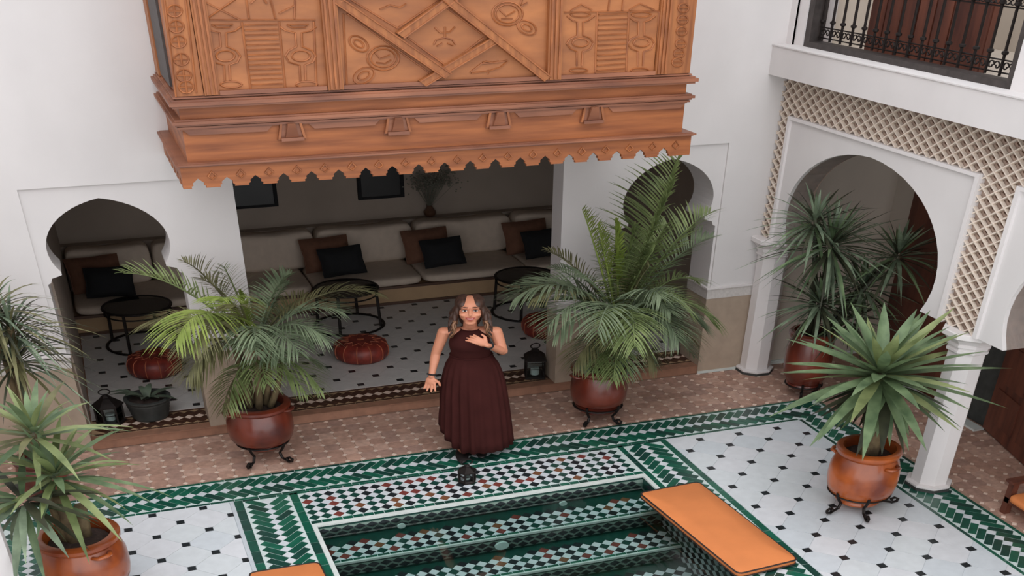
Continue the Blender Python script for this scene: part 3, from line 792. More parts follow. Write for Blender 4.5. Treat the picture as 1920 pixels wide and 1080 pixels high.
CZ = [ell(505, 465, 128, 98), ell(505, 465, 100, 74), ell(310, 350, 85, 52, 0.6), ell(310, 350, 45, 24, 0.6), ell(352, 605, 88, 58, -0.5), ell(352, 605, 50, 28, -0.5), ell(1500, 110, 122, 96), ell(1500, 110, 96, 74), ell(1655, 222, 80, 52, 0.5), ell(1655, 222, 44, 24, 0.5),
      [(920, 220), (960, 260), (1000, 262), (1040, 255), (1080, 215)], [(1000, 215), (1000, 300)], [(910, 355), (930, 320), (1000, 300), (1060, 320), (1085, 355)], [(935, 370), (980, 345)], [(1065, 365), (1020, 345)],
      [(1200, 580), (1290, 510), (1400, 500), (1500, 485)], [(1210, 585), (1340, 570), (1440, 540), (1500, 490)], [(1300, 500), (1330, 490), (1380, 500), (1430, 490)], [(1345, 560), (1345, 590)],
      [(440, 420), (480, 470), (560, 440)], [(450, 500), (520, 510), (570, 480)], [(1440, 80), (1490, 130), (1560, 90)], [(1450, 150), (1540, 150)], [(480, 75), (560, 40), (640, 60), (690, 30)], [(1590, 60), (1660, 20)], [(1600, 40), (1620, -10)],
      [(215, 685), (780, 680)], [(185, 110), (215, 685)], [(215, 110), (900, 600)], [(700, 300), (1000, 520)], [(1010, 60), (1290, 270)], [(1010, 530), (1310, 300)], [(250, 0), (620, 225)], [(620, 225), (960, 0)]]
relief(pnc, CZ, 4.2667, (600, 0), BF-0.002)
PZ = []
for a, b in ((262, 62), (272, 150), (285, 235), (300, 335), (315, 425), (328, 490)):
    PZ += [ell(a, b, 42, 34, n=12), [(a-45, b), (a+45, b+2)], [(a-5, b-35), (a+5, b+36)]]
PZ += [[(205, 0), (270, 545)], [(325, 0), (385, 520)]]
relief(pil_l, PZ, 3.0, (240, 0), BF-0.010, 0.005)
PZ = []
for a, b in ((1505, 45), (1500, 110), (1495, 175), (1490, 245), (1480, 300), (1470, 350)):
    PZ += [ell(a, b, 30, 26, n=12), [(a-32, b), (a+32, b-2)]]
relief(pil_r, PZ, 3.0, (780, 0), BF-0.010, 0.005)

# ================================================================ UPPER WINDOW GRILLE
WO = (0.15, -0.07, 3.56)
gr = thing('window_grille', 'wrought iron scroll grille in the upper gallery window', 'grille', WO)
def wp(mb, name, m=None, parent=None): return mb.build(name, m or M['iron'], parent or gr, WO)
q = MB(); q.box(0.105, 0.20, 0.80, 0.856, 3.605, 5.2); wp(q, 'frame_jamb', M['iron2'])
q = MB(); q.box(0.105, 0.20, -1.007, -0.965, 3.605, 5.2); wp(q, 'frame_jamb', M['iron2'])
q = MB(); q.box(0.105, 0.20, -1.007, 0.856, 3.556, 3.605); wp(q, 'frame_sill', M['iron2'])
ny = 16
for k_ in range(ny+1):
    y = 0.775-k_*(0.775+0.945)/ny
    q = MB(); q.tube([(0.16, y, 3.62), (0.16, y, 5.2)], 0.0085, 6); b_ = wp(q, 'grille_bar')
    for z_ in (3.79, 4.13):
        q = MB(); q.lathe([(0.009, -0.02), (0.017, -0.012), (0.017, 0.004), (0.009, 0.012)], 8, (0.16, y, z_)); wp(q, 'collar', None, b_)
for z_ in (3.645, 3.735, 4.10, 4.19):
    q = MB(); q.tube([(0.16, 0.79, z_), (0.16, -0.955, z_)], 0.006, 5); wp(q, 'grille_rail')
for k_ in range(ny):
    y = 0.775-(k_+0.5)*(0.775+0.945)/ny
    for z_, sg in ((3.69, 1), (4.145, -1)):
        for s2 in (-1, 1):
            sp_ = []
            for i in range(14):
                a = i/13*2.1*PI; rr = 0.027*(1-i/19)
                sp_.append((0.158, y+s2*(0.022+0.0*i)-s2*rr*math.cos(a)*0.9, z_+sg*rr*math.sin(a)*1.3))
            q = MB(); q.tube(sp_, 0.005, 5); wp(q, 'scroll')
# upper gallery behind it
uA = at(1622, 95, X=0.42); uB = at(1838, 120, X=0.42); uz = min(uA.z, uB.z)-0.01
ud = MB(); ud.box(0.42, 0.46, uB.y, uA.y, uz, 5.2)
d4 = struct('door_4', ud, M['door'], 'brown plank door seen through the upper grille')
for i in range(7):
    pw = (uA.y-uB.y)/7; q = MB(); q.box(0.405, 0.42, uB.y+i*pw+0.006, uB.y+(i+1)*pw-0.006, uz+0.01, 5.2); q.build('door_plank', M['door'], d4)
ch = thing('dark_armchair', 'black seat glimpsed at the far end behind the upper grille', 'chair', (0.52, -0.93, 3.5))
for nm, a in (('seat', (-0.15, 0.15, -0.12, 0.14, 0.12, 0.2)), ('backrest', (0.1, 0.16, -0.12, 0.14, 0.2, 0.75)), ('leg', (-0.14, -0.1, -0.11, -0.07, 0, 0.12)), ('leg', (-0.14, -0.1, 0.09, 0.13, 0, 0.12)), ('leg', (0.1, 0.14, -0.11, -0.07, 0, 0.12)), ('leg', (0.1, 0.14, 0.09, 0.13, 0, 0.12))):
    q = MB(); q.box(*a); q.build(nm, M['planter'], ch)

# ================================================================ LOUNGE FURNITURE
SO = (CX+0.1, 3.5, 0.1)
so = thing('banquette', 'long pale linen banquette built along the lounge wall', 'sofa', SO)
def sp(mb, name, m, parent=None, smooth=False): return mb.build(name, m, parent or so, SO, smooth)
q = MB(); q.box(-4.47, 0.1, 3.16, 3.9, 0.1, 0.33); sp(q, 'base', M['sofa_base'])
q = MB(); q.box(-4.47, 0.1, 3.145, 3.17, 0.1, 0.135); sp(q, 'lower_rail', M['rail'])
q = MB(); q.box(-4.47, 0.1, 3.14, 3.17, 0.325, 0.36); sp(q, 'upper_rail', M['rail'])
def cushion(x0, x1, y0, y1, z0, z1, puff=0.02, nx=8, ny_=6, nz=3):
    """soft block: a superellipsoid-like cage"""
    q = MB(); cx_, cy_, cz_ = (x0+x1)/2, (y0+y1)/2, (z0+z1)/2; a, b, c_ = (x1-x0)/2, (y1-y0)/2, (z1-z0)/2
    rings = []; n = 24; m = 10
    for i in range(m+1):
        th = -PI/2+PI*i/m; ct_ = abs(math.cos(th))**0.25 if 0 < i < m else 0.02; st_ = math.copysign(abs(math.sin(th))**0.5, math.sin(th))
        ring = []
        for j in range(n):
            ph = 2*PI*j/n; cc, ss = math.cos(ph), math.sin(ph)
            ring.append((cx_+a*ct_*math.copysign(abs(cc)**0.22, cc), cy_+b*ct_*math.copysign(abs(ss)**0.22, ss), cz_+c_*st_))
        rings.append(ring)
    q.loft(rings); return q
xs = [-4.46, -3.55, -2.62, -1.70, -0.78, 0.09]
for i in range(5):
    q = cushion(xs[i]+0.005, xs[i+1]-0.005, 3.13, 3.78, 0.35, 0.475); sp(q, 'seat_cushion', M['sofa'], None, 'all')
xs = [-4.46, -3.80, -3.15, -2.48, -1.63, -0.74, 0.09]
def sagcush(x0, x1, y0, y1, z0, z1, sag=0.055):
    q = cushion(x0, x1, y0, y1, z0, z1)
    cx_, a = (x0+x1)/2, (x1-x0)/2
    q.v = [(x_, y_, z_-sag*(1-((x_-cx_)/a)**2)*max(0, (z_-z0)/(z1-z0))) for x_, y_, z_ in q.v]
    return q
for i in range(6):
    q = sagcush(xs[i]+0.006, xs[i+1]-0.006, 3.66, 3.86, 0.46, 1.0); sp(q, 'back_cushion', M['sofa'], None, 'all')
def pillow(name, label, c, w_, h_, rot, tilt, m, grp):
    t = thing(name, label, 'cushion', (c[0], c[1], c[2]), 0, grp)
    n = 10; top = []; q = MB(); vs_ = []; fs_ = []
    for sg in (-1, 1):
        for i in range(n+1):
            for j in range(n+1):
                u, v = i/n*2-1, j/n*2-1
                d_ = 0.075*((1-u**4)*(1-v**4))**0.6*sg
                pin = 1-0.07*(1-u*u*0+0)*(1-abs(v))*0 - 0.06*((1-abs(u))*abs(v)**3+(1-abs(v))*abs(u)**3)
                x_, z_ = u*w_/2*pin, v*h_/2*pin
                vs_.append(Vector((x_, d_, z_)))
        o = 0 if sg < 0 else (n+1)**2
        for i in range(n):
            for j in range(n):
                a = o+i*(n+1)+j
                f = (a, a+n+1, a+n+2, a+1)
                fs_.append(f if sg < 0 else tuple(reversed(f)))
    R_ = Matrix.Rotation(math.radians(rot), 3, 'Y'); T_ = Matrix.Rotation(math.radians(-tilt), 3, 'X')
    vs_ = [T_ @ (R_ @ v) for v in vs_]
    zm = min(v.z for v in vs_)
    q.add([v-Vector((0, 0, zm)) for v in vs_], fs_)
    q.build('cover', m, t, smooth='all')
    edge = []
    for a, b, c_, d_ in ((-1, -1, 1, -1), (1, -1, 1, 1), (1, 1, -1, 1), (-1, 1, -1, -1)):
        for k_ in range(8):
            u, v = a+(c_-a)*k_/8, b+(d_-b)*k_/8
            pin = 1-0.06*((1-abs(u))*abs(v)**3+(1-abs(v))*abs(u)**3)
            edge.append(T_ @ (R_ @ Vector((u*w_/2*pin, 0, v*h_/2*pin)))-Vector((0, 0, zm)))
    q = MB(); q.tube(edge, 0.006, 5, closed=True); q.build('piping', m, t)
    return t
SZ = 0.481
for i, (xc, lab) in enumerate(((-4.19, 'under the left horseshoe arch'), (-2.36, 'beside the round table, middle-left of the lounge'), (-1.50, 'in the middle of the banquette'), (-0.60, 'half hidden by the lounge pillar'))):
    pillow('rust_cushion', 'rust brown square cushion behind a black one ' + lab, (xc-0.06, 3.545, SZ), 0.40, 0.43, -3, 14, M['pillow_b'], 'rust cushions on the banquette')
    pillow('black_cushion', 'black square cushion leaning on a rust one ' + lab, (xc+0.03, 3.365, SZ), 0.36, 0.36, -4 if i else 3, 16, M['pillow_k'], 'black cushions on the banquette')
pillow('black_cushion', 'black cushion on the banquette end, seen through the arch behind the tall palm', (-0.16, 3.5, SZ), 0.36, 0.36, 8, 16, M['pillow_k'], 'black cushions on the banquette')
# pictures
for nm, x0, x1, lab in (('framed_picture', -3.25, -2.70, 'dark framed picture on the lounge wall beside the pale pillar'), ('framed_picture', -2.02, -1.62, 'dark framed picture on the lounge wall beside the dried flowers')):
    t = thing(nm, lab, 'picture', ((x0+x1)/2, 3.985, 1.22), 0, 'pictures on the lounge wall'); o = ((x0+x1)/2, 3.985, 1.22)
    q = MB(); q.box(x0+0.03, x1-0.03, 3.978, 4.0, 1.25, 1.72); q.build('print', M['art'], t, o)
    for a in ((x0, x1, 3.965, 4.0, 1.22, 1.25), (x0, x1, 3.965, 4.0, 1.72, 1.75), (x0, x0+0.03, 3.965, 4.0, 1.25, 1.72), (x1-0.03, x1, 3.965, 4.0, 1.25, 1.72)):
        q = MB(); q.box(*a); q.build('frame_bar', M['pillow_k'], t, o)
# dried flowers
v0 = at(806, 404, Y=3.95)
vo = (v0.x, 3.95, 0.93)
t = thing('dried_flower_vase', 'brown vase of pale dried flowers behind the banquette', 'vase', vo)
q = MB(); q.lathe([(0.03, 0), (0.05, 0.03), (0.055, 0.07), (0.03, 0.12), (0.022, 0.15), (0.03, 0.16)], 14, sx=1); q.build('vase', M['vase'], t, smooth=True)
rnd = random.Random(3)
for k_ in range(26):
    a = rnd.uniform(-1, 1); bq = rnd.uniform(-1, 1); L_ = rnd.uniform(0.32, 0.55)
    tip = Vector((a*0.2, -0.13+bq*0.08, 0.13+L_))
    q = MB(); q.tube([(0, 0, 0.12), tip*0.5+Vector((0, 0, 0.06)), tip], 0.003, 4)
    for m_ in range(16):
        f = tip + Vector((rnd.gauss(0, 0.035), rnd.gauss(0, 0.03), rnd.gauss(0, 0.05)))
        q.ellipsoid(f, (0.008, 0.008, 0.01), 5, 3)
    q.build('flower_stem', M['flower'], t)
# round tables
def table(label, x, y, rr=0.245, hh=0.5):
    t = thing('round_table', label, 'table', (x, y, 0.1), 0, 'round iron coffee tables')
    ring = lambda z_, r_: [(r_*math.cos(2*PI*i/28), r_*math.sin(2*PI*i/28), z_) for i in range(28)]
    q = MB(); q.tube(ring(hh, rr), 0.014, 6, closed=True); q.build('top_ring', M['iron'], t)
    q = MB(); q.lathe([(rr-0.005, hh-0.004), (rr-0.005, hh+0.006)], 28); q.build('glass_top', M['smoked'], t)
    q = MB(); q.tube(ring(hh-0.07, rr*0.98), 0.009, 6, closed=True); q.build('apron_ring', M['iron'], t)
    q = MB(); q.tube(ring(0.014, rr*1.12), 0.013, 6, closed=True); q.build('base_ring', M['iron'], t)
    for i in range(4):
        a = PI/4+i*PI/2+0.3
        q = MB(); q.tube([(rr*0.97*math.cos(a), rr*0.97*math.sin(a), hh), (rr*1.05*math.cos(a), rr*1.05*math.sin(a), 0.02)], 0.012, 6); q.build('leg', M['iron'], t)
    q = MB(); q.tube([(rr*0.6*math.cos(i/12*2*PI), rr*0.6*math.sin(i/12*2*PI), hh-0.03) for i in range(12)], 0.006, 5, closed=True); q.build('inner_ring', M['iron'], t)
    return t
tA = at(655, 610, Z=0.1); tB = at(272, 645, Z=0.1); tC = at(985, 585, Z=0.1)
table('round iron table with smoked glass top beside the left palm, middle of the lounge', tA.x, tA.y)
table('round iron table with smoked glass top under the left horseshoe arch', tB.x, tB.y)
table('round iron table with smoked glass top half hidden by the right palm', tC.x, tC.y)
# leather poufs
def pouf(label, x, y, R_=0.20, hh=0.24):
    t = thing('leather_pouf', label, 'pouf', (x, y, 0.1), 0, 'oxblood leather poufs in the lounge')
    prof = [(0.02, 0), (R_*0.8, 0.0), (R_*0.93, hh*0.12), (R_, hh*0.35), (R_, hh*0.6), (R_*0.93, hh*0.82), (R_*0.75, hh*0.94), (R_*0.4, hh), (0.01, hh)]
    q = MB(); q.lathe(prof, 36); q.build('body', M['leather'], t, smooth='all')
    for i in range(12):
        a = 2*PI*i/12+0.13
        q = MB(); q.tube([((r_+0.002)*math.cos(a), (r_+0.002)*math.sin(a), z_) for r_, z_ in prof[2:7]], 0.0035, 4); q.build('seam', M['stitch'], t)
    st_ = []
    for i in range(24):
        a = 2*PI*i/24+0.13; r_ = R_*(0.72 if i % 2 else 0.45)
        st_.append((r_*math.cos(a), r_*math.sin(a), hh*(0.955 if i % 2 else 0.995)))
    q = MB(); q.tube(st_, 0.0035, 4, closed=True); q.build('star_stitching', M['stitch'], t)
    q = MB(); q.lathe([(0.0, hh+0.008), (0.02, hh+0.006), (0.03, hh-0.004)], 12); q.build('button', M['stitch'], t)
pp = at(680, 672, Z=0.1); pouf('oxblood leather pouf with tan stitching in front of the round table', pp.x, pp.y+0.02)
pp = at(291, 700, Z=0.1); pouf('oxblood leather pouf under the left horseshoe arch', pp.x+0.01, pp.y+0.02, 0.19)
pp = at(1012, 628, Z=0.1); pouf('oxblood leather pouf half hidden behind the right pillar', pp.x+0.06, pp.y+0.02, 0.19)
# lanterns
def lantern(label, loc, w_=0.085, hh=0.2, dome=0.12, n=6, a0=0.0):
    t = thing('metal_lantern', label, 'lantern', loc, 0, 'black metal lanterns')
    q = MB(); q.lathe([(w_*1.12, 0), (w_*1.12, 0.015), (w_, 0.028)], n, a0=a0); q.build('base', M['iron'], t)
    for i in range(n):
        a = a0+2*PI*i/n; b = a0+2*PI*(i+1)/n
        q = MB(); q.tube([(w_*math.cos(a), w_*math.sin(a), 0.02), (w_*math.cos(a), w_*math.sin(a), hh)], 0.007, 5); q.build('corner_post', M['iron'], t)
        pA_ = Vector((w_*0.97*math.cos(a), w_*0.97*math.sin(a), 0.03)); pB_ = Vector((w_*0.97*math.cos(b), w_*0.97*math.sin(b), 0.03))
        q = MB(); q.prism([pA_, pB_, pB_+Vector((0, 0, hh-0.04)), pA_+Vector((0, 0, hh-0.04))], ((pA_+pB_)*-0.5*0.02)); q.build('pane', M['glass'], t)
        q = MB(); q.tube([pA_+Vector((0, 0, hh*0.4)), pB_+Vector((0, 0, hh*0.4))], 0.004, 4); q.build('glazing_bar', M['iron'], t)
    q = MB(); q.lathe([(w_*1.2, hh), (w_*1.2, hh+0.012), (w_*0.85, hh+dome*0.4), (w_*0.45, hh+dome*0.68), (w_*0.35, hh+dome*0.74), (w_*0.42, hh+dome*0.78), (w_*0.15, hh+dome)], n, a0=a0); q.build('dome', M['iron'], t)
    q = MB(); q.tube([(0.035*math.cos(2*PI*i/14), 0, hh+dome+0.028+0.032*math.sin(2*PI*i/14)) for i in range(14)], 0.005, 5, closed=True); q.build('ring_handle', M['iron'], t)
    q = MB(); q.lathe([(w_*0.35, 0.028), (w_*0.35, hh*0.5), (0.005, hh*0.52)], 10); q.build('candle', M['coping'], t)
q = at(195, 798, Z=0.1); lantern('black metal lantern on the step beside the dark planter', (q.x+0.05, q.y+0.05, 0.1005))
q = at(1003, 711, Z=0.1); lantern('black metal lantern on the step against the right pillar', (q.x+0.02, q.y+0.06, 0.1005), 0.09, 0.22, 0.13, 4, 0.5)
q = at(878, 905, Z=0); lantern('small black metal lantern on the pool edge at the feet of the person', (q.x, q.y+0.02, 0.001), 0.05, 0.115, 0.075, 6)

# ================================================================ POOLSIDE
def slab_cushion(name, label, corners, zb, zt):
    cx_ = sum(c_[0] for c_ in corners)/4; cy_ = sum(c_[1] for c_ in corners)/4
    t = thing(name, label, 'cushion', (cx_, cy_, zb), 0, 'orange poolside cushions'); o = (cx_, cy_, zb)
    cs = [Vector((c_[0], c_[1], 0)) for c_ in corners]; ce = Vector((cx_, cy_, 0))
    ring = []
    for i in range(4):
        a, b, c_ = cs[i-1], cs[i], cs[(i+1) % 4]
        d1v = (a-b).normalized()*0.035; d2v = (c_-b).normalized()*0.035
        for k_ in range(5):
            s_ = k_/4
            ring.append(b+d1v*(1-s_)**2+d2v*s_**2)
    def sh(f, z_): return [(ce.x+(p_.x-ce.x)*f, ce.y+(p_.y-ce.y)*f, z_) for p_ in ring]
    q = MB(); q.loft([sh(0.97, zb), sh(1.0, zb+0.012), sh(1.0, zt-0.012), sh(0.975, zt), sh(0.5, zt+0.008)]); q.build('cover', M['orange'], t, o, 'all')
    for z_ in (zb+0.010, zt-0.008):
        q = MB(); q.tube([Vector(p_) for p_ in sh(1.0, z_)], 0.006, 5, closed=True); q.build('piping', M['piping'], t, o)
    return t
bb = MB(); bb.box(-1.34, -1.10, -1.70, -0.76, 0.001, 0.012)
ZT = 0.07
cn = [at(x_, y_, Z=ZT) for x_, y_ in ((1199, 923), (1309, 902), (1497, 1048), (1385, 1075))]
slab_cushion('bench_cushion', 'long orange canvas cushion laid over the pool edge', cn, 0.014, ZT)
a_ = at(466, 1073, Z=ZT); b_ = at(597, 1052, Z=ZT)
slab_cushion('bench_cushion', 'orange canvas cushion corner beside the white paving left of the pool', [a_, b_, b_+Vector((0.03, -1.0, 0)), a_+Vector((0.03, -1.0, 0))], 0.014, ZT)
# chair at the right edge
co = (0.50, -1.62, 0.0)
t = thing('wooden_armchair', 'low wooden armchair with orange seat cushion cut by the picture edge', 'chair', co)
for nm, a in (('leg', (-0.13, -0.09, 0.02, 0.06, 0, 0.34)), ('leg', (-0.13, -0.09, -0.36, -0.32, 0, 0.34)), ('leg', (0.2, 0.24, 0.02, 0.06, 0, 0.34)), ('leg', (0.2, 0.24, -0.36, -0.32, 0, 0.34)), ('seat_rail', (-0.13, 0.24, 0.02, 0.055, 0.12, 0.17)), ('seat_rail', (-0.13, -0.095, -0.34, 0.04, 0.12, 0.17)), ('armrest', (-0.15, 0.24, 0.01, 0.07, 0.33, 0.355)), ('armrest', (-0.15, 0.24, -0.37, -0.31, 0.33, 0.355))):
    q = MB(); q.box(*a); q.build(nm, M['door'], t)
q = cushion(-0.16, 0.22, -0.31, 0.015, 0.155, 0.235); q.build('seat_cushion', M['orange'], t, smooth='all')
q = MB(); q.bar((0.2, -0.15, 0.2), (0.3, -0.15, 0.62), 0.32, 0.03, up=(1, 0, 0.3)); q.build('backrest', M['door'], t)
# metal scroll stand corner seen at the lower right
# ================================================================ POTS AND STANDS
def plant_stand(label, loc, R_=0.17, hh=0.13, angs=(200, 320, 80), foot=0.24):
    t = thing('plant_stand', label, 'stand', loc, 0, 'scrolled iron plant stands')
    q = MB(); q.tube([(R_*math.cos(2*PI*i/28), R_*math.sin(2*PI*i/28), hh) for i in range(28)], 0.009, 6, closed=True); q.build('ring', M['iron'], t)
    for ad in angs:
        a = math.radians(ad); pts = []
        prof = [(R_+0.012, hh+0.05), (R_+0.005, hh), (R_-0.012, hh*0.75), (R_-0.035, hh*0.5), (R_-0.02, hh*0.22), (R_+0.035, 0.022), (foot-0.005, 0.014), (foot+0.025, 0.028), (foot+0.03, 0.055), (foot+0.008, 0.07), (foot-0.012, 0.055), (foot-0.004, 0.04)]
        q = MB(); q.tube([(r_*math.cos(a), r_*math.sin(a), z_) for r_, z_ in prof], 0.0095, 6); q.build('leg', M['iron'], t)
    return t
def pot_parts(t, prof, m, soil_r, soil_z, lugs=(), rim=None):
    q = MB(); q.lathe(prof, 40); q.build('pot', m, t, smooth=True)
    q = MB(); q.lathe([(0.0, soil_z+0.015), (soil_r*0.6, soil_z+0.01), (soil_r, soil_z)], 24); q.build('soil', M['soil'], t, smooth=True)
    for ad, r_, z_ in lugs:
        a = math.radians(ad)
        q = MB(); c_ = Vector((r_*math.cos(a), r_*math.sin(a), z_)); tn = Vector((-math.sin(a), math.cos(a), 0)); ou = Vector((math.cos(a), math.sin(a), 0))
        q.tube([c_+tn*0.045-ou*0.01, c_+tn*0.03+ou*0.02, c_+ou*0.028+Vector((0, 0, 0.006)), c_-tn*0.03+ou*0.02, c_-tn*0.045-ou*0.01], 0.014, 7); q.build('lug_handle', m, t, smooth='all')
def potprof(r_rim, r_bel, r_bot, z0, z1):
    h_ = z1-z0
    return [(r_bot*0.5, z0), (r_bot, z0), (r_bot*1.04, z0+h_*0.03), (r_bot*1.0, z0+h_*0.07), (r_bot*1.06, z0+h_*0.10), (r_bot*1.08, z0+h_*0.13), (r_bel*0.86, z0+h_*0.17), (r_bel*0.90, z0+h_*0.19), (r_bel*0.91, z0+h_*0.22), (r_bel*0.945, z0+h_*0.24), (r_bel*0.985, z0+h_*0.36), (r_bel, z0+h_*0.48), (r_bel*0.985, z0+h_*0.64), ((r_bel+r_rim)*0.48, z0+h_*0.78), (r_rim*0.95, z0+h_*0.86), (r_rim*0.99, z0+h_*0.88), (r_rim*1.05, z0+h_*0.92), (r_rim*1.05, z0+h_*0.97), (r_rim*0.98, z1), (r_rim*0.84, z1), (r_rim*0.80, z0+h_*0.9), (r_rim*0.78, z0+h_*0.7)]
# ================================================================ LEAVES
UP = Vector((0, 0, 1))
def bez(p0, p1, p2, t): return p0*(1-t)**2 + p1*2*t*(1-t) + p2*t*t
def frond(t, org, base, tip, lift, rnd, m, ll=0.20, n=30, droop=0.5, t0=0.16, ang=55, wid=0.013, vee=0.25, twist=0.0, bulge=0.55):
    base = Vector(base); tip = Vector(tip)
    mid = base.lerp(tip, bulge)+Vector((0, 0, lift))
    q = MB()
    rp = [bez(base, mid, tip, i/12) for i in range(13)]
    q.tube(rp, [0.008*(1-i/14)+0.002 for i in range(13)], 5)
    for sg in (-1, 1):
        for i in range(n):
            s_ = t0+(1-t0)*(i+0.5+rnd.uniform(-.25, .25))/n
            p = bez(base, mid, tip, min(1, s_)); tg = (bez(base, mid, tip, min(1, s_+0.03))-bez(base, mid, tip, s_-0.03)).normalized()
            sd = tg.cross(UP)
            if sd.length < 0.15: sd = Vector((1, 0, 0))*1.0
            sd.normalize(); nr = sd.cross(tg)
            if twist:
                R_ = Matrix.Rotation(twist, 3, tg); sd = R_ @ sd; nr = R_ @ nr
            f = (s_-t0)/(1-t0)
            L_ = ll*(0.35+0.75*math.sin(PI*min(1, f*0.8+0.18)))*rnd.uniform(0.88, 1.1)
            if f > 0.85: L_ *= 0.8
            a = math.radians(ang*(1-0.45*f)+rnd.uniform(-6, 6))
            d_ = (sd*sg*math.sin(a)+tg*math.cos(a)+nr*(vee+rnd.uniform(-.08, .08))).normalized()
            pts = []; k_ = 4
            for j in range(k_+1):
                u = j/k_
                pts.append(p+d_*L_*u-Vector((0, 0, 1))*L_*droop*u*u)
            wv = d_.cross(UP)
            if wv.length < 0.1: wv = tg.copy()
            wv.normalize()
            w_ = wid*rnd.uniform(0.85, 1.15)
            q.ribbon(pts, [w_*0.5, w_, w_*0.95, w_*0.6, w_*0.06], (wv+tg*0.6).normalized(), fold=0.25)
    return q.build('frond', m, t, org, 'all')
def blade(t, org, base, d_, L_, w_, droop, m, rnd, name='leaf', fold=0.35, k_=6, bend=2.0):
    base = Vector(base); d_ = Vector(d_).normalized()
    sd = d_.cross(UP)
    if sd.length < 0.1: sd = Vector((math.cos(rnd.random()*6.28), math.sin(rnd.random()*6.28), 0))
    sd.normalize()
    pts = [base+d_*L_*(j/k_)-UP*L_*droop*(j/k_)**bend for j in range(k_+1)]
    prof = [0.55, 0.85, 1.0, 0.98, 0.8, 0.45, 0.03] if k_ == 6 else [0.6+0.4*math.sin(PI*j/k_) if j < k_ else 0.03 for j in range(k_+1)]
    q = MB(); q.ribbon(pts, [w_*p_ for p_ in prof], sd, fold=fold)
    return q.build(name, m, t, org, 'all')
def P3(px, py, Y): return at(px, py, Y=Y)
# ---------------------------------------------------------------- left palm
def palm(name, label, loc, prof, pm, soil_r, soil_z, fronds, stems, lugs, seed, dup=0.6):
    t = thing(name, label, 'potted palm', loc, 0, 'palms in oxblood pots')
    pot_parts(t, prof, pm, soil_r, soil_z, lugs)
    rnd = random.Random(seed)
    L3 = Vector(loc)
    for (b0, b1, r_) in stems:
        q = MB(); b0 = Vector(b0); b1 = Vector(b1)
        q.tube([b0, b0.lerp(b1, 0.4)+Vector((0.01, 0, 0)), b1], [r_*1.2, r_, r_*0.7], 7); q.build('stem', M['trunk'], t, loc, 'all')
    for fr_ in fronds:
        bpx, bY, tpx, tY, lift, m, kw = fr_
        kw = dict(kw); kw['n'] = int(kw.get('n', 30)*0.95); kw['wid'] = kw.get('wid', 0.013)*0.85; kw['ll'] = kw.get('ll', 0.2)*1.12; kw['vee'] = 0.5 if kw.get('droop', 0.5) < 0.5 else 0.3
        frond(t, loc, P3(*bpx, bY), P3(*tpx, tY), lift, rnd, M[m], **kw)
        if kw.get('ang', 55) > 30 and rnd.random() < dup:
            jx, jy = rnd.uniform(-28, 28), rnd.uniform(-6, 26)
            kw['ll'] = kw.get('ll', 0.2)*0.9
            frond(t, loc, P3(bpx[0]+rnd.uniform(-8, 8), bpx[1]+rnd.uniform(-4, 14), bY+rnd.uniform(-.05, .05)), P3(tpx[0]*0.85+bpx[0]*0.15+jx, tpx[1]*0.85+bpx[1]*0.15+jy, tY*0.85+bY*0.15+rnd.uniform(-.12, .12)), lift*0.85, rnd, M[rnd.choice(['l_olive', 'l_blue', m])], **kw)
    return t
PL = (-3.475, 0.56, 0.0)
plant_stand('scrolled iron stand under the left palm pot', PL, 0.158, 0.20, (232, 312, 85), 0.185)
pot1 = potprof(0.190, 0.202, 0.118, 0.15, 0.63)
yl = 0.56
lstems = [((-3.47+dx, yl+dy, 0.58), (-3.47+dx*2.2+0.02, yl+dy*1.5, 1.05+dz), 0.02) for dx, dy, dz in ((-0.05, 0, 0.2), (0.0, -0.04, 0.3), (0.05, 0.02, 0.25), (0.03, 0.05, 0.1), (-0.03, 0.05, 0.1), (0.07, -0.03, 0.0))]
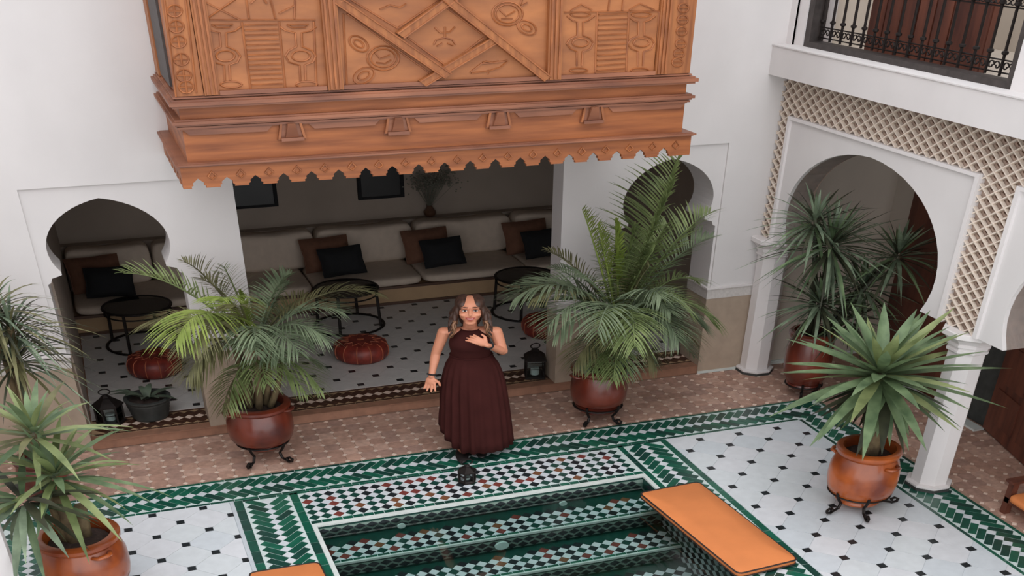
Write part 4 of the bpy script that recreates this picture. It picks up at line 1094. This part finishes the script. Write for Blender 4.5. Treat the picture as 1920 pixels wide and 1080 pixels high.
lf_ = [
 ((470, 640), yl, (232, 512), yl-0.1, 0.32, 'l_mid', dict(ll=0.22, droop=0.25)),
 ((465, 635), yl, (330, 640), yl-0.55, 0.50, 'l_lime', dict(ll=0.27, droop=0.75, n=34, wid=0.016)),
 ((475, 640), yl, (345, 490), yl+0.25, 0.25, 'l_olive', dict(ll=0.2, droop=0.3)),
 ((480, 640), yl, (420, 500), yl+0.30, 0.10, 'l_mid', dict(ll=0.2, droop=0.3)),
 ((480, 640), yl, (545, 515), yl+0.1, 0.22, 'l_blue', dict(ll=0.2, droop=0.35)),
 ((485, 640), yl, (712, 552), yl-0.05, 0.42, 'l_olive', dict(ll=0.20, droop=0.5, n=34)),
 ((485, 645), yl, (640, 585), yl-0.25, 0.32, 'l_blue', dict(ll=0.22, droop=0.5)),
 ((485, 645), yl, (615, 640), yl-0.35, 0.36, 'l_blue', dict(ll=0.2, droop=0.6)),
 ((480, 650), yl, (600, 560), yl+0.35, 0.3, 'l_olive', dict(ll=0.18, droop=0.4)),
 ((470, 650), yl, (360, 720), yl-0.25, 0.42, 'l_olive', dict(ll=0.22, droop=0.7)),
 ((470, 650), yl, (270, 610), yl+0.2, 0.35, 'l_olive', dict(ll=0.22, droop=0.5)),
 ((490, 680), yl, (605, 735), yl-0.25, 0.34, 'l_mid', dict(ll=0.17, droop=0.6, n=22)),
 ((490, 680), yl, (600, 690), yl+0.15, 0.26, 'l_blue', dict(ll=0.16, droop=0.6, n=22)),
 ((475, 690), yl, (430, 770), yl-0.28, 0.36, 'l_mid', dict(ll=0.17, droop=0.7, n=20)),
 ((485, 690), yl, (500, 720), yl-0.45, 0.30, 'l_mid', dict(ll=0.18, droop=0.7, n=22)),
 ((478, 660), yl, (480, 640), yl-0.55, 0.38, 'l_blue', dict(ll=0.22, droop=0.8, n=26)),
 ((470, 640), yl, (415, 560), yl-0.5, 0.26, 'l_lime', dict(ll=0.24, droop=0.6, n=30)),
 ((480, 660), yl, (560, 660), yl-0.5, 0.36, 'l_blue', dict(ll=0.2, droop=0.7)),
 ((475, 640), yl, (450, 545), yl-0.05, 0.02, 'l_lime', dict(ll=0.12, droop=0.05, n=26, ang=18, wid=0.016)),
]
palm('potted_palm', 'feathery areca palm in an oxblood pot, in front of the left pillar', PL, pot1, M['pot_red'], 0.15, 0.56, lf_, lstems, ((200, 0.19, 0.58), (330, 0.19, 0.58)), 11)
PR = (-1.275, 0.46, 0.0)
plant_stand('scrolled iron stand under the right palm pot', PR, 0.160, 0.18, (222, 300, 80), 0.17)
yr = 0.46
rstems = [((-1.275+dx, yr+dy, 0.58), (-1.22+dx*1.5, yr+dy*1.5, 0.92+dz*0.6), r_) for dx, dy, dz, r_ in ((-0.03, 0, 0.25, 0.05), (0.03, -0.02, 0.3, 0.05), (0.0, 0.05, 0.2, 0.035), (0.07, 0.02, 0.05, 0.02), (-0.07, 0.0, 0.0, 0.02))]
rf_ = [
 ((1160, 585), yr, (1120, 440), yr+0.25, 0.10, 'l_mid', dict(ll=0.24, droop=0.25, n=30)),
 ((1165, 585), yr, (1225, 470), yr-0.15, 0.12, 'l_mid', dict(ll=0.26, droop=0.3, n=32)),
 ((1165, 590), yr, (1250, 420), yr+0.2, 0.15, 'l_mid', dict(ll=0.30, droop=0.25, n=34)),
 ((1160, 600), yr, (1060, 520), yr-0.2, 0.30, 'l_blue', dict(ll=0.24, droop=0.45, n=32)),
 ((1175, 605), yr, (1290, 580), yr-0.25, 0.42, 'l_mid', dict(ll=0.24, droop=0.5, n=32)),
 ((1165, 590), yr, (1272, 296), yr+0.1, 0.22, 'l_mid', dict(ll=0.36, droop=0.22, n=36, wid=0.017, vee=0.1)),
 ((1170, 590), yr, (1330, 400), yr+0.2, 0.30, 'l_mid', dict(ll=0.30, droop=0.22, n=34, wid=0.016)),
 ((1150, 590), yr, (1092, 392), yr+0.1, 0.08, 'l_lime', dict(ll=0.22, droop=0.25, n=30)),
 ((1155, 600), yr, (965, 560), yr-0.15, 0.48, 'l_blue', dict(ll=0.26, droop=0.55, n=36)),
 ((1155, 600), yr, (1025, 470), yr+0.25, 0.22, 'l_olive', dict(ll=0.2, droop=0.45)),
 ((1155, 605), yr, (985, 540), yr+0.1, 0.35, 'l_blue', dict(ll=0.24, droop=0.45, n=32)),
 ((1155, 610), yr, (1030, 610), yr-0.35, 0.48, 'l_blue', dict(ll=0.25, droop=0.5, n=32)),
 ((1160, 610), yr, (1120, 625), yr-0.62, 0.50, 'l_blue', dict(ll=0.26, droop=0.55, n=32)),
 ((1165, 610), yr, (1190, 650), yr-0.70, 0.52, 'l_mid', dict(ll=0.27, droop=0.6, n=34, wid=0.015)),
 ((1170, 610), yr, (1270, 640), yr-0.45, 0.50, 'l_blue', dict(ll=0.26, droop=0.5, n=34)),
 ((1175, 605), yr, (1340, 610), yr-0.1, 0.52, 'l_mid', dict(ll=0.25, droop=0.6, n=34)),
 ((1175, 605), yr, (1310, 530), yr+0.15, 0.42, 'l_mid', dict(ll=0.24, droop=0.5, n=32)),
 ((1175, 600), yr, (1240, 560), yr-0.40, 0.35, 'l_blue', dict(ll=0.24, droop=0.6, n=30)),
 ((1170, 620), yr, (1310, 650), yr+0.25, 0.45, 'l_olive', dict(ll=0.22, droop=0.6, n=28)),
 ((1150, 640), yr, (1075, 690), yr-0.25, 0.36, 'l_olive', dict(ll=0.18, droop=0.7, n=24)),
 ((1160, 650), yr, (1150, 715), yr-0.45, 0.36, 'l_mid', dict(ll=0.18, droop=0.7, n=24)),
 ((1170, 650), yr, (1230, 690), yr-0.25, 0.36, 'l_olive', dict(ll=0.18, droop=0.7, n=24)),
 ((1155, 660), yr, (1110, 700), yr-0.35, 0.30, 'l_mid', dict(ll=0.16, droop=0.7, n=20)),
 ((1160, 580), yr, (1155, 412), yr-0.02, 0.02, 'l_lime', dict(ll=0.13, droop=0.02, n=30, ang=16, wid=0.022, t0=0.3)),
 ((1162, 585), yr, (1190, 420), yr-0.02, 0.03, 'l_mid', dict(ll=0.2, droop=0.1, n=30, ang=28, wid=0.016)),
]
palm('potted_palm', 'tall feathery palm in an oxblood pot, in front of the right pillar', PR, potprof(0.184, 0.188, 0.142, 0.14, 0.64), M['pot_red'], 0.15, 0.57, rf_, rstems, ((195, 0.19, 0.58), (330, 0.19, 0.58)), 12, 1.0)
# ---------------------------------------------------------------- yuccas
def rosette(t, org, c, n, L0, L1, w_, m, rnd, el0=-35, el1=85, droop=0.15, fold=0.35, bias=None, mats=None, bend=2.0):
    c = Vector(c)
    for i in range(n):
        f = (i+0.5)/n
        el = math.radians(el0+(el1-el0)*f**0.8+rnd.uniform(-6, 6)); az = i*2.39996+rnd.uniform(-0.2, 0.2)
        d_ = Vector((math.cos(az)*math.cos(el), math.sin(az)*math.cos(el), math.sin(el)))
        b_ = c+Vector((d_.x*0.03, d_.y*0.03, -0.12*(1-f)))
        mm = rnd.choice(mats) if mats else m
        blade(t, org, b_, d_, rnd.uniform(L0, L1)*(0.85+0.15*math.sin(PI*f)), w_*rnd.uniform(0.8, 1.1), droop*(1.1-0.7*f)+rnd.uniform(-.04, .05), mm, rnd, fold=fold, bend=bend)
YR_ = (-0.365, -1.22, 0.0)
plant_stand('scrolled iron stand under the amber pot on the white paving', YR_, 0.172, 0.17, (195, 252, 345), 0.215)
t = thing('potted_yucca', 'broad-leaved yucca in a glossy amber pot on the white paving', 'potted yucca', YR_, 0, 'yuccas in amber pots')
pot_parts(t, potprof(0.172, 0.196, 0.125, 0.075, 0.64), M['pot_or'], 0.135, 0.55, ((285, 0.178, 0.52), (120, 0.178, 0.52)))
rnd = random.Random(5)
q = MB(); q.tube([(0, 0, 0.5), (0.0, 0.0, 0.8), (-0.03, 0, 1.35)], [0.06, 0.05, 0.045], 9); q.build('trunk', M['trunk'], t, smooth='all')
q = MB(); q.tube([(0.04, 0.02, 0.5), (0.07, 0.03, 0.75), (0.09, 0.04, 1.0)], [0.045, 0.04, 0.035], 9); q.build('trunk', M['trunk'], t, smooth='all')
yo = Vector(YR_)
rosette(t, YR_, yo+Vector((-0.05, 0, 1.42)), 66, 0.46, 0.72, 0.066, None, rnd, -45, 72, 0.16, mats=[M['l_yuc'], M['l_yuc'], M['l_yuc'], M['l_yuc2']])
rosette(t, YR_, yo+Vector((0.0, 0.0, 1.28)), 48, 0.34, 0.5, 0.06, None, rnd, -85, -15, 0.2, mats=[M['l_yuc'], M['l_dark'], M['l_yuc']])
lp = at(145, 1003, Z=0.58)
YL_ = (lp.x, lp.y, 0.0)
plant_stand('scrolled iron stand under the amber pot at the lower corner', YL_, 0.172, 0.15, (215, 300, 85), 0.2)
t = thing('potted_yucca', 'arching green yucca in an amber pot at the lower corner beside the white paving', 'potted yucca', YL_, 0, 'yuccas in amber pots')
pot_parts(t, potprof(0.19, 0.21, 0.15, 0.055, 0.60), M['pot_or'], 0.145, 0.52, ((300, 0.19, 0.5), (150, 0.19, 0.5)))
yo = Vector(YL_)
for dx, dy, zt in ((-0.02, 0.0, 0.95), (0.03, 0.04, 0.8), (-0.05, 0.03, 1.15)):
    q = MB(); q.tube([(dx, dy, 0.5), (dx*1.5, dy*1.5, zt)], [0.035, 0.03], 8); q.build('trunk', M['trunk'], t, smooth='all')
rnd = random.Random(9)
c1 = at(100, 880, Y=YL_[1]-0.05); c2 = at(60, 800, Y=YL_[1]+0.05); c3 = at(40, 930, Y=YL_[1]-0.15)
rosette(t, YL_, c1, 44, 0.34, 0.52, 0.042, None, rnd, -40, 75, 0.4, mats=[M['l_yuc'], M['l_yuc2'], M['l_yuc'], M['l_mid']], bend=2.4)
rosette(t, YL_, c2, 34, 0.32, 0.5, 0.04, None, rnd, -30, 80, 0.35, mats=[M['l_yuc'], M['l_yuc2'], M['l_olive']], bend=2.4)
rosette(t, YL_, c3, 34, 0.3, 0.45, 0.04, None, rnd, -70, 40, 0.4, mats=[M['l_yuc'], M['l_dark'], M['l_drac']], bend=2.4)
# ---------------------------------------------------------------- dracaena by the far column
DO = (0.275, 0.42, 0.0)
plant_stand('scrolled iron stand under the dracaena pot in the arcade', DO, 0.125, 0.13, (235, 290, 80), 0.15)
t = thing('potted_dracaena', 'many-headed dracaena with thin dark leaves in an oxblood pot inside the first arch', 'potted dracaena', DO)
pot_parts(t, potprof(0.155, 0.162, 0.12, 0.11, 0.77), M['pot_red'], 0.12, 0.69)
rnd = random.Random(21)
yd = 0.34
for px, py, dy, n, L0, L1 in ((1560, 450, -0.05, 120, 0.40, 0.60), (1540, 560, -0.1, 80, 0.32, 0.46), (1685, 470, -0.15, 70, 0.32, 0.46), (1620, 530, 0.0, 70, 0.32, 0.46), (1530, 405, 0.0, 60, 0.32, 0.46), (1600, 590, -0.05, 50, 0.3, 0.42)):
    c_ = at(px, py, Y=yd+dy)
    q = MB(); q.tube([(DO[0]+(c_.x-DO[0])*0.15, DO[1]+(c_.y-DO[1])*0.2, 0.65), (DO[0]+(c_.x-DO[0])*0.5, DO[1]+(c_.y-DO[1])*0.6, 0.65+(c_.z-0.65)*0.5), c_], [0.026, 0.02, 0.014], 7); q.build('stem', M['l_dark'], t, DO, 'all')
    rosette(t, DO, c_, n, L0, L1, 0.024, None, rnd, -75, 80, 0.35, mats=[M['l_drac'], M['l_drac'], M['l_yuc'], M['l_dark']], bend=2.2)
# ---------------------------------------------------------------- drooping plant at the left edge
LO = (-4.76, 0.44, 0.0)
t = thing('potted_dracaena', 'drooping thin-leaved dracaena in a low pot at the left wall', 'potted dracaena', LO)
pot_parts(t, potprof(0.13, 0.14, 0.10, 0.0, 0.42), M['pot_red'], 0.10, 0.37)
rnd = random.Random(31)
for px, py, dy in ((18, 610, 0.0), (-20, 575, 0.05), (25, 665, -0.05)):
    c_ = at(px, py, Y=LO[1]+dy)
    q = MB(); q.tube([(LO[0], LO[1], 0.35), c_], [0.03, 0.02], 7); q.build('stem', M['trunk'], t, LO, 'all')
    rosette(t, LO, c_, 80, 0.34, 0.52, 0.018, None, rnd, -30, 75, 0.75, mats=[M['l_dark'], M['l_olive'], M['l_drac']], bend=2.2)
# dark planter with agave on the lounge step
c_ = at(286, 790, Z=0.1)
AO = (c_.x, c_.y+0.09, 0.1005)
t = thing('potted_agave', 'sage agave in a ribbed charcoal planter on the lounge step', 'potted agave', AO)
prof = [(0.05, 0), (0.105, 0.0)] + [(0.112+0.028*(i/10)+(0.004 if i % 2 else 0), 0.01+i*0.019) for i in range(11)] + [(0.15, 0.22), (0.15, 0.235), (0.125, 0.235), (0.12, 0.2)]
q = MB(); q.lathe(prof, 30); q.build('pot', M['planter'], t, smooth=True)
q = MB(); q.lathe([(0, 0.21), (0.12, 0.205)], 20); q.build('soil', M['soil'], t)
rnd = random.Random(41)
for az, L_, el in ((175, 0.42, 55), (200, 0.3, 60), (70, 0.3, 65), (20, 0.3, 45), (-30, 0.28, 40), (110, 0.28, 70), (250, 0.22, 60), (310, 0.2, 55), (150, 0.34, 35)):
    a = math.radians(az); e = math.radians(el)
    blade(t, AO, Vector(AO)+Vector((0, 0, 0.2)), (math.cos(a)*math.cos(e), math.sin(a)*math.cos(e), math.sin(e)), L_, 0.045, 0.55, M['l_sage'], rnd)
# ================================================================ PERSON
PO = (-2.245, 0.23, 0.0)
pe = thing('person', 'person in a long chocolate sleeveless dress standing at the pool edge, hand at the chest', 'person', PO, math.radians(-17.3))
def remesh(mb, voxel, smooth=6):
    me = bpy.data.meshes.new('tmp'); me.from_pydata(mb.v, [], mb.f); me.update()
    o = bpy.data.objects.new('tmp', me); COL.objects.link(o)
    m_ = o.modifiers.new('r', 'REMESH'); m_.mode = 'VOXEL'; m_.voxel_size = voxel; m_.use_smooth_shade = True
    s_ = o.modifiers.new('s', 'SMOOTH'); s_.iterations = smooth; s_.factor = 0.5
    dg = bpy.context.evaluated_depsgraph_get()
    ev = bpy.data.meshes.new_from_object(o.evaluated_get(dg))
    bpy.data.objects.remove(o)
    for v in ev.vertices: v.co = Vector((v.co.x*HX, v.co.y*HY, v.co.z))
    ev.polygons.foreach_set('use_smooth', [True]*len(ev.polygons))
    return ev
def skinned(name, mb, voxel, m, smooth=6):
    ev = remesh(mb, voxel, smooth); ev.name = name
    ev.materials.clear(); ev.materials.append(m)
    o = bpy.data.objects.new(name, ev); COL.objects.link(o); o.parent = pe
    return o
b = MB()
HT = Matrix.Rotation(math.radians(-14), 3, 'X')      # face lifted towards the gallery above
HC = Vector((0.018, -0.01, 1.542))
HS = 1.06
def hd(x, y, z): return HC + HT @ (Vector((x, y, z))*HS)
b.ellipsoid(hd(0, 0.012, 0.03), (0.073, 0.092, 0.092), 20, 14, HT)           # skull
b.ellipsoid(hd(0, -0.022, -0.025), (0.064, 0.066, 0.085), 20, 14, HT)        # face
b.ellipsoid(hd(0, -0.052, -0.094), (0.034, 0.032, 0.030), 14, 10, HT)        # chin
for sg in (-1, 1):
    b.ellipsoid(hd(sg*0.036, -0.055, -0.028), (0.026, 0.024, 0.024), 12, 8, HT)   # cheeks
    b.ellipsoid(hd(sg*0.030, -0.070, 0.030), (0.026, 0.014, 0.010), 12, 8, HT)    # brow ridge
    b.ellipsoid(hd(sg*0.074, 0.01, -0.005), (0.010, 0.020, 0.030), 10, 8, HT)     # ears
b.capsule(hd(0, -0.080, 0.018), hd(0, -0.100, -0.022), 0.008, 0.012)          # nose
b.ellipsoid(hd(0, -0.084, -0.056), (0.026, 0.010, 0.013), 12, 8, HT)          # mouth mound
b.capsule((0.016, 0.015, 1.36), hd(0, 0.02, -0.06), 0.042, 0.040)             # neck
b.ellipsoid((0.015, 0.01, 1.21), (0.105, 0.074, 0.12), 18, 12)                # rib cage
b.ellipsoid((0.018, 0.01, 1.05), (0.105, 0.075, 0.13), 18, 12)
b.ellipsoid((0.022, 0.01, 0.90), (0.145, 0.10, 0.13), 18, 12)                 # hips
b.capsule((-0.10, 0.01, 1.315), (0.13, 0.01, 1.32), 0.042, 0.042)             # shoulder girdle
# arms: relaxed arm
SHl, ELl, WRl = Vector((-0.135, 0.01, 1.315)), Vector((-0.188, 0.015, 1.085)), Vector((-0.218, -0.055, 0.885))
b.capsule(SHl, ELl, 0.040, 0.031); b.capsule(SHl+(ELl-SHl)*0.25, SHl+(ELl-SHl)*0.6, 0.037, 0.034); b.capsule(ELl, WRl, 0.031, 0.020); b.capsule(ELl+(WRl-ELl)*0.15, ELl+(WRl-ELl)*0.45, 0.031, 0.028)
SHr, ELr, WRr = Vector((0.165, 0.01, 1.315)), Vector((0.205, -0.02, 1.125)), Vector((0.112, -0.15, 1.262))
b.capsule(SHr, ELr, 0.041, 0.034); b.capsule(SHr+(ELr-SHr)*0.25, SHr+(ELr-SHr)*0.6, 0.039, 0.037); b.capsule(ELr, WRr, 0.033, 0.021); b.capsule(ELr+(WRr-ELr)*0.15, ELr+(WRr-ELr)*0.45, 0.034, 0.029)
def hand(wrist, d_, nrm, spread, curl, sc_=1.0, thumb=1):
    d_ = Vector(d_).normalized(); nrm = Vector(nrm); nrm = (nrm-d_*nrm.dot(d_)).normalized(); sd = d_.cross(nrm)
    pc = wrist+d_*0.045*sc_
    R_ = Matrix((sd, nrm, d_)).transposed()
    b.ellipsoid(pc, (0.036*sc_, 0.014*sc_, 0.048*sc_), 14, 10, R_)
    for i, (o_, L_) in enumerate(((-0.027, 0.062), (-0.009, 0.074), (0.009, 0.070), (0.026, 0.055))):
        p0 = wrist+(d_*0.082+sd*o_)*sc_
        dd_ = (d_+sd*o_*spread*9).normalized()
        p1 = p0+dd_*L_*0.45*sc_
        d2 = (dd_-nrm*curl*0.5).normalized(); p2 = p1+d2*L_*0.32*sc_
        d3 = (dd_-nrm*curl*1.1).normalized(); p3 = p2+d3*L_*0.25*sc_
        b.capsule(p0-d_*0.02*sc_, p1, 0.0095*sc_, 0.009*sc_, 8); b.capsule(p1, p2, 0.009*sc_, 0.0085*sc_, 8); b.capsule(p2, p3, 0.0085*sc_, 0.0072*sc_, 8)
    q0 = wrist+(d_*0.03+sd*thumb*-0.026)*sc_; q1 = q0+(d_*0.028+sd*thumb*-0.028-nrm*0.008)*sc_; q2 = q1+(d_*0.03+sd*thumb*-0.006-nrm*0.006)*sc_
    b.capsule(q0, q1, 0.0125*sc_, 0.0105*sc_, 8); b.capsule(q1, q2, 0.0105*sc_, 0.0085*sc_, 8)
hand(WRl, (-0.10, -0.12, -1.0), (-0.35, -0.9, 0.1), 0.9, -0.25, 0.95, 1)
hand(WRr, (-0.72, -0.05, 0.62), (0.1, -0.95, 0.2), 0.6, -0.5, 0.95, -1)
# legs and feet
for sg, fx, fy in ((-1, -0.045, -0.03), (1, 0.075, 0.04)):
    kn = Vector((0.02+sg*0.075, -0.01, 0.48)); an = Vector((fx, fy+0.03, 0.08))
    b.capsule((0.02+sg*0.075, 0.01, 0.86), kn, 0.078, 0.052); b.capsule(kn, an, 0.052, 0.030); b.capsule(kn+(an-kn)*0.15, kn+(an-kn)*0.4, 0.052, 0.046)
    b.capsule(an-Vector((0, 0, 0.03)), Vector((fx, fy-0.13, 0.03)), 0.032, 0.024)
body = skinned('body', b, 0.0045, M['skin'], 5)
# face
for sg in (-1, 1):
    q = MB(); q.ellipsoid(hd(sg*0.029, -0.079, 0.008), (0.0135, 0.006, 0.0065), 12, 8, HT); q.build('eye', M['teeth'], pe, smooth='all')
    q = MB(); q.ellipsoid(hd(sg*0.029, -0.083, 0.008), (0.0068, 0.004, 0.0062), 10, 8, HT); q.build('iris', M['eye'], pe, smooth='all')
    q = MB(); q.tube([hd(sg*0.013, -0.086, 0.014), hd(sg*0.029, -0.085, 0.0165), hd(sg*0.045, -0.076, 0.010)], [0.0025, 0.003, 0.0015], 5); q.build('eyelash', M['eye'], pe)
    q = MB(); q.tube([hd(sg*0.012, -0.088, 0.036), hd(sg*0.030, -0.087, 0.040), hd(sg*0.050, -0.075, 0.030)], [0.0035, 0.0035, 0.0015], 5); q.build('eyebrow', M['hair'], pe)
q = MB(); q.tube([hd(-0.027, -0.085, -0.048), hd(-0.012, -0.094, -0.050), hd(0, -0.096, -0.0515), hd(0.012, -0.094, -0.050), hd(0.027, -0.085, -0.048)], [0.002, 0.004, 0.0035, 0.004, 0.002], 6); q.build('upper_lip', M['lip'], pe)
q = MB(); q.tube([hd(-0.027, -0.085, -0.049), hd(-0.014, -0.092, -0.062), hd(0, -0.095, -0.065), hd(0.014, -0.092, -0.062), hd(0.027, -0.085, -0.049)], [0.002, 0.004, 0.005, 0.004, 0.002], 6); q.build('lower_lip', M['lip'], pe)
q = MB(); q.ellipsoid(hd(0, -0.0925, -0.056), (0.019, 0.004, 0.0055), 12, 6, HT); q.build('teeth', M['teeth'], pe)
# hair: cap with a centre parting and long wavy locks
b = MB()
for sg in (-1, 1):
    b.ellipsoid(hd(sg*0.036, 0.028, 0.050), (0.051, 0.096, 0.080), 18, 12, HT)
    b.ellipsoid(hd(sg*0.069, 0.022, 0.0), (0.017, 0.058, 0.085), 14, 10, HT)
    for k_ in range(6):
        rr = random.Random(50+k_+10*sg)
        y0 = -0.022+0.022*k_
        pts = []; rs = []
        for j in range(9):
            u = j/8
            pts.append(hd(sg*(0.064+0.008*k_*0.3+0.044*u+0.010*math.sin(u*7+k_)), y0+0.010*math.sin(u*6+k_*2)-0.025*u, 0.02)-Vector((0, 0, (0.27-0.02*k_)*u)))
            rs.append(0.015*(1-0.4*u))
        b.tube(pts, rs, 8)
b.ellipsoid(hd(0, 0.055, -0.04), (0.075, 0.055, 0.15), 16, 12)
skinned('hair', b, 0.0055, M['hair'], 3)
for sg in (-1, 1):
    for k_ in range(4):
        pts = []; rs = []
        for j in range(7):
            u = j/6
            pts.append(hd(sg*(0.080+0.026*u+0.010*math.sin(u*8+k_*1.7)), -0.045+0.02*k_+0.008*math.cos(u*7), -0.09)-Vector((0, 0, 0.17*u)))
            rs.append(0.009*(1-0.5*u))
        q = MB(); q.tube(pts, rs, 6); q.build('hair_lock', M['hair2'], pe, smooth='all')
# dress
def ring(z_, cx_, cy_, rx, ry, pl=0.0, n=144, k_=22, ph=0.0):
    out = []
    for j in range(n):
        a = 2*PI*j/n
        f = 1+pl*1.9*math.sin(k_*a+ph)*(0.6+0.4*math.sin(3*a+1.3))
        zl = z_+0.30*max(0.0, 1-z_/0.55)*max(0.0, -math.cos(a+0.25))**1.6
        out.append((cx_+rx*math.cos(a)*f, cy_+ry*math.sin(a)*f, zl))
    return out
q = MB()
rows = [(1.348, 0.016, 0.008, 0.056, 0.056), (1.335, 0.016, 0.004, 0.074, 0.068), (1.315, 0.016, 0.0, 0.090, 0.080), (1.285, 0.015, -0.004, 0.100, 0.092), (1.25, 0.014, -0.008, 0.117, 0.105), (1.21, 0.013, -0.010, 0.124, 0.112), (1.17, 0.015, -0.006, 0.122, 0.104), (1.12, 0.018, 0.0, 0.118, 0.094), (1.07, 0.02, 0.004, 0.121, 0.095)]
q.loft([ring(*r_) for r_ in rows], caps=False); q.build('bodice', M['dress'], pe, smooth='all')
q = MB()
rows = [(1.09, 0.021, 0.004, 0.122, 0.098, 0.0), (1.04, 0.023, 0.004, 0.138, 0.106, 0.004), (0.98, 0.024, 0.004, 0.160, 0.118, 0.010), (0.90, 0.025, 0.004, 0.176, 0.13, 0.018), (0.80, 0.026, 0.004, 0.190, 0.142, 0.026), (0.66, 0.028, 0.004, 0.201, 0.155, 0.032), (0.50, 0.033, 0.004, 0.209, 0.165, 0.036), (0.34, 0.035, 0.004, 0.217, 0.172, 0.040), (0.20, 0.037, 0.004, 0.222, 0.180, 0.044), (0.105, 0.04, 0.006, 0.226, 0.184, 0.048), (0.10, 0.04, 0.006, 0.215, 0.175, 0.048)]
q.loft([ring(*r_) for r_ in rows], caps=False); q.build('skirt', M['dress'], pe, smooth='all')
q = MB(); q.tube([Vector(v) for v in ring(1.083, 0.021, 0.004, 0.124, 0.099)], 0.007, 6, closed=True); q.build('waist_seam', M['dress'], pe)
q = MB(); q.tube([Vector(v) for v in ring(1.348, 0.016, 0.008, 0.057, 0.057, n=32)], 0.005, 6, closed=True); q.build('neck_binding', M['dress'], pe)
# bracelets, shoes
def bangle(c_, d_, r_, m, nm):
    d_ = Vector(d_).normalized(); a = d_.cross(Vector((0, 0.3, 1))).normalized(); e = d_.cross(a)
    q = MB(); q.tube([c_+(a*math.cos(2*PI*i/16)+e*math.sin(2*PI*i/16))*r_ for i in range(16)], 0.007, 6, closed=True); q.build(nm, m, pe)
bangle(WRr+(ELr-WRr)*0.12, ELr-WRr, 0.027, M['pillow_k'], 'watch_strap'); bangle(WRl+(ELl-WRl)*0.1, ELl-WRl, 0.026, M['pillow_k'], 'bracelet')
for fx, fy in ((-0.045, -0.03), (0.075, 0.04)):
    q = MB(); q.ellipsoid((fx, fy-0.05, 0.030), (0.042, 0.135, 0.034), 16, 10)
    q.v = [(x_, y_, max(z_, 0.0)) for x_, y_, z_ in q.v]; q.build('shoe', M['shoe'], pe, smooth='all')
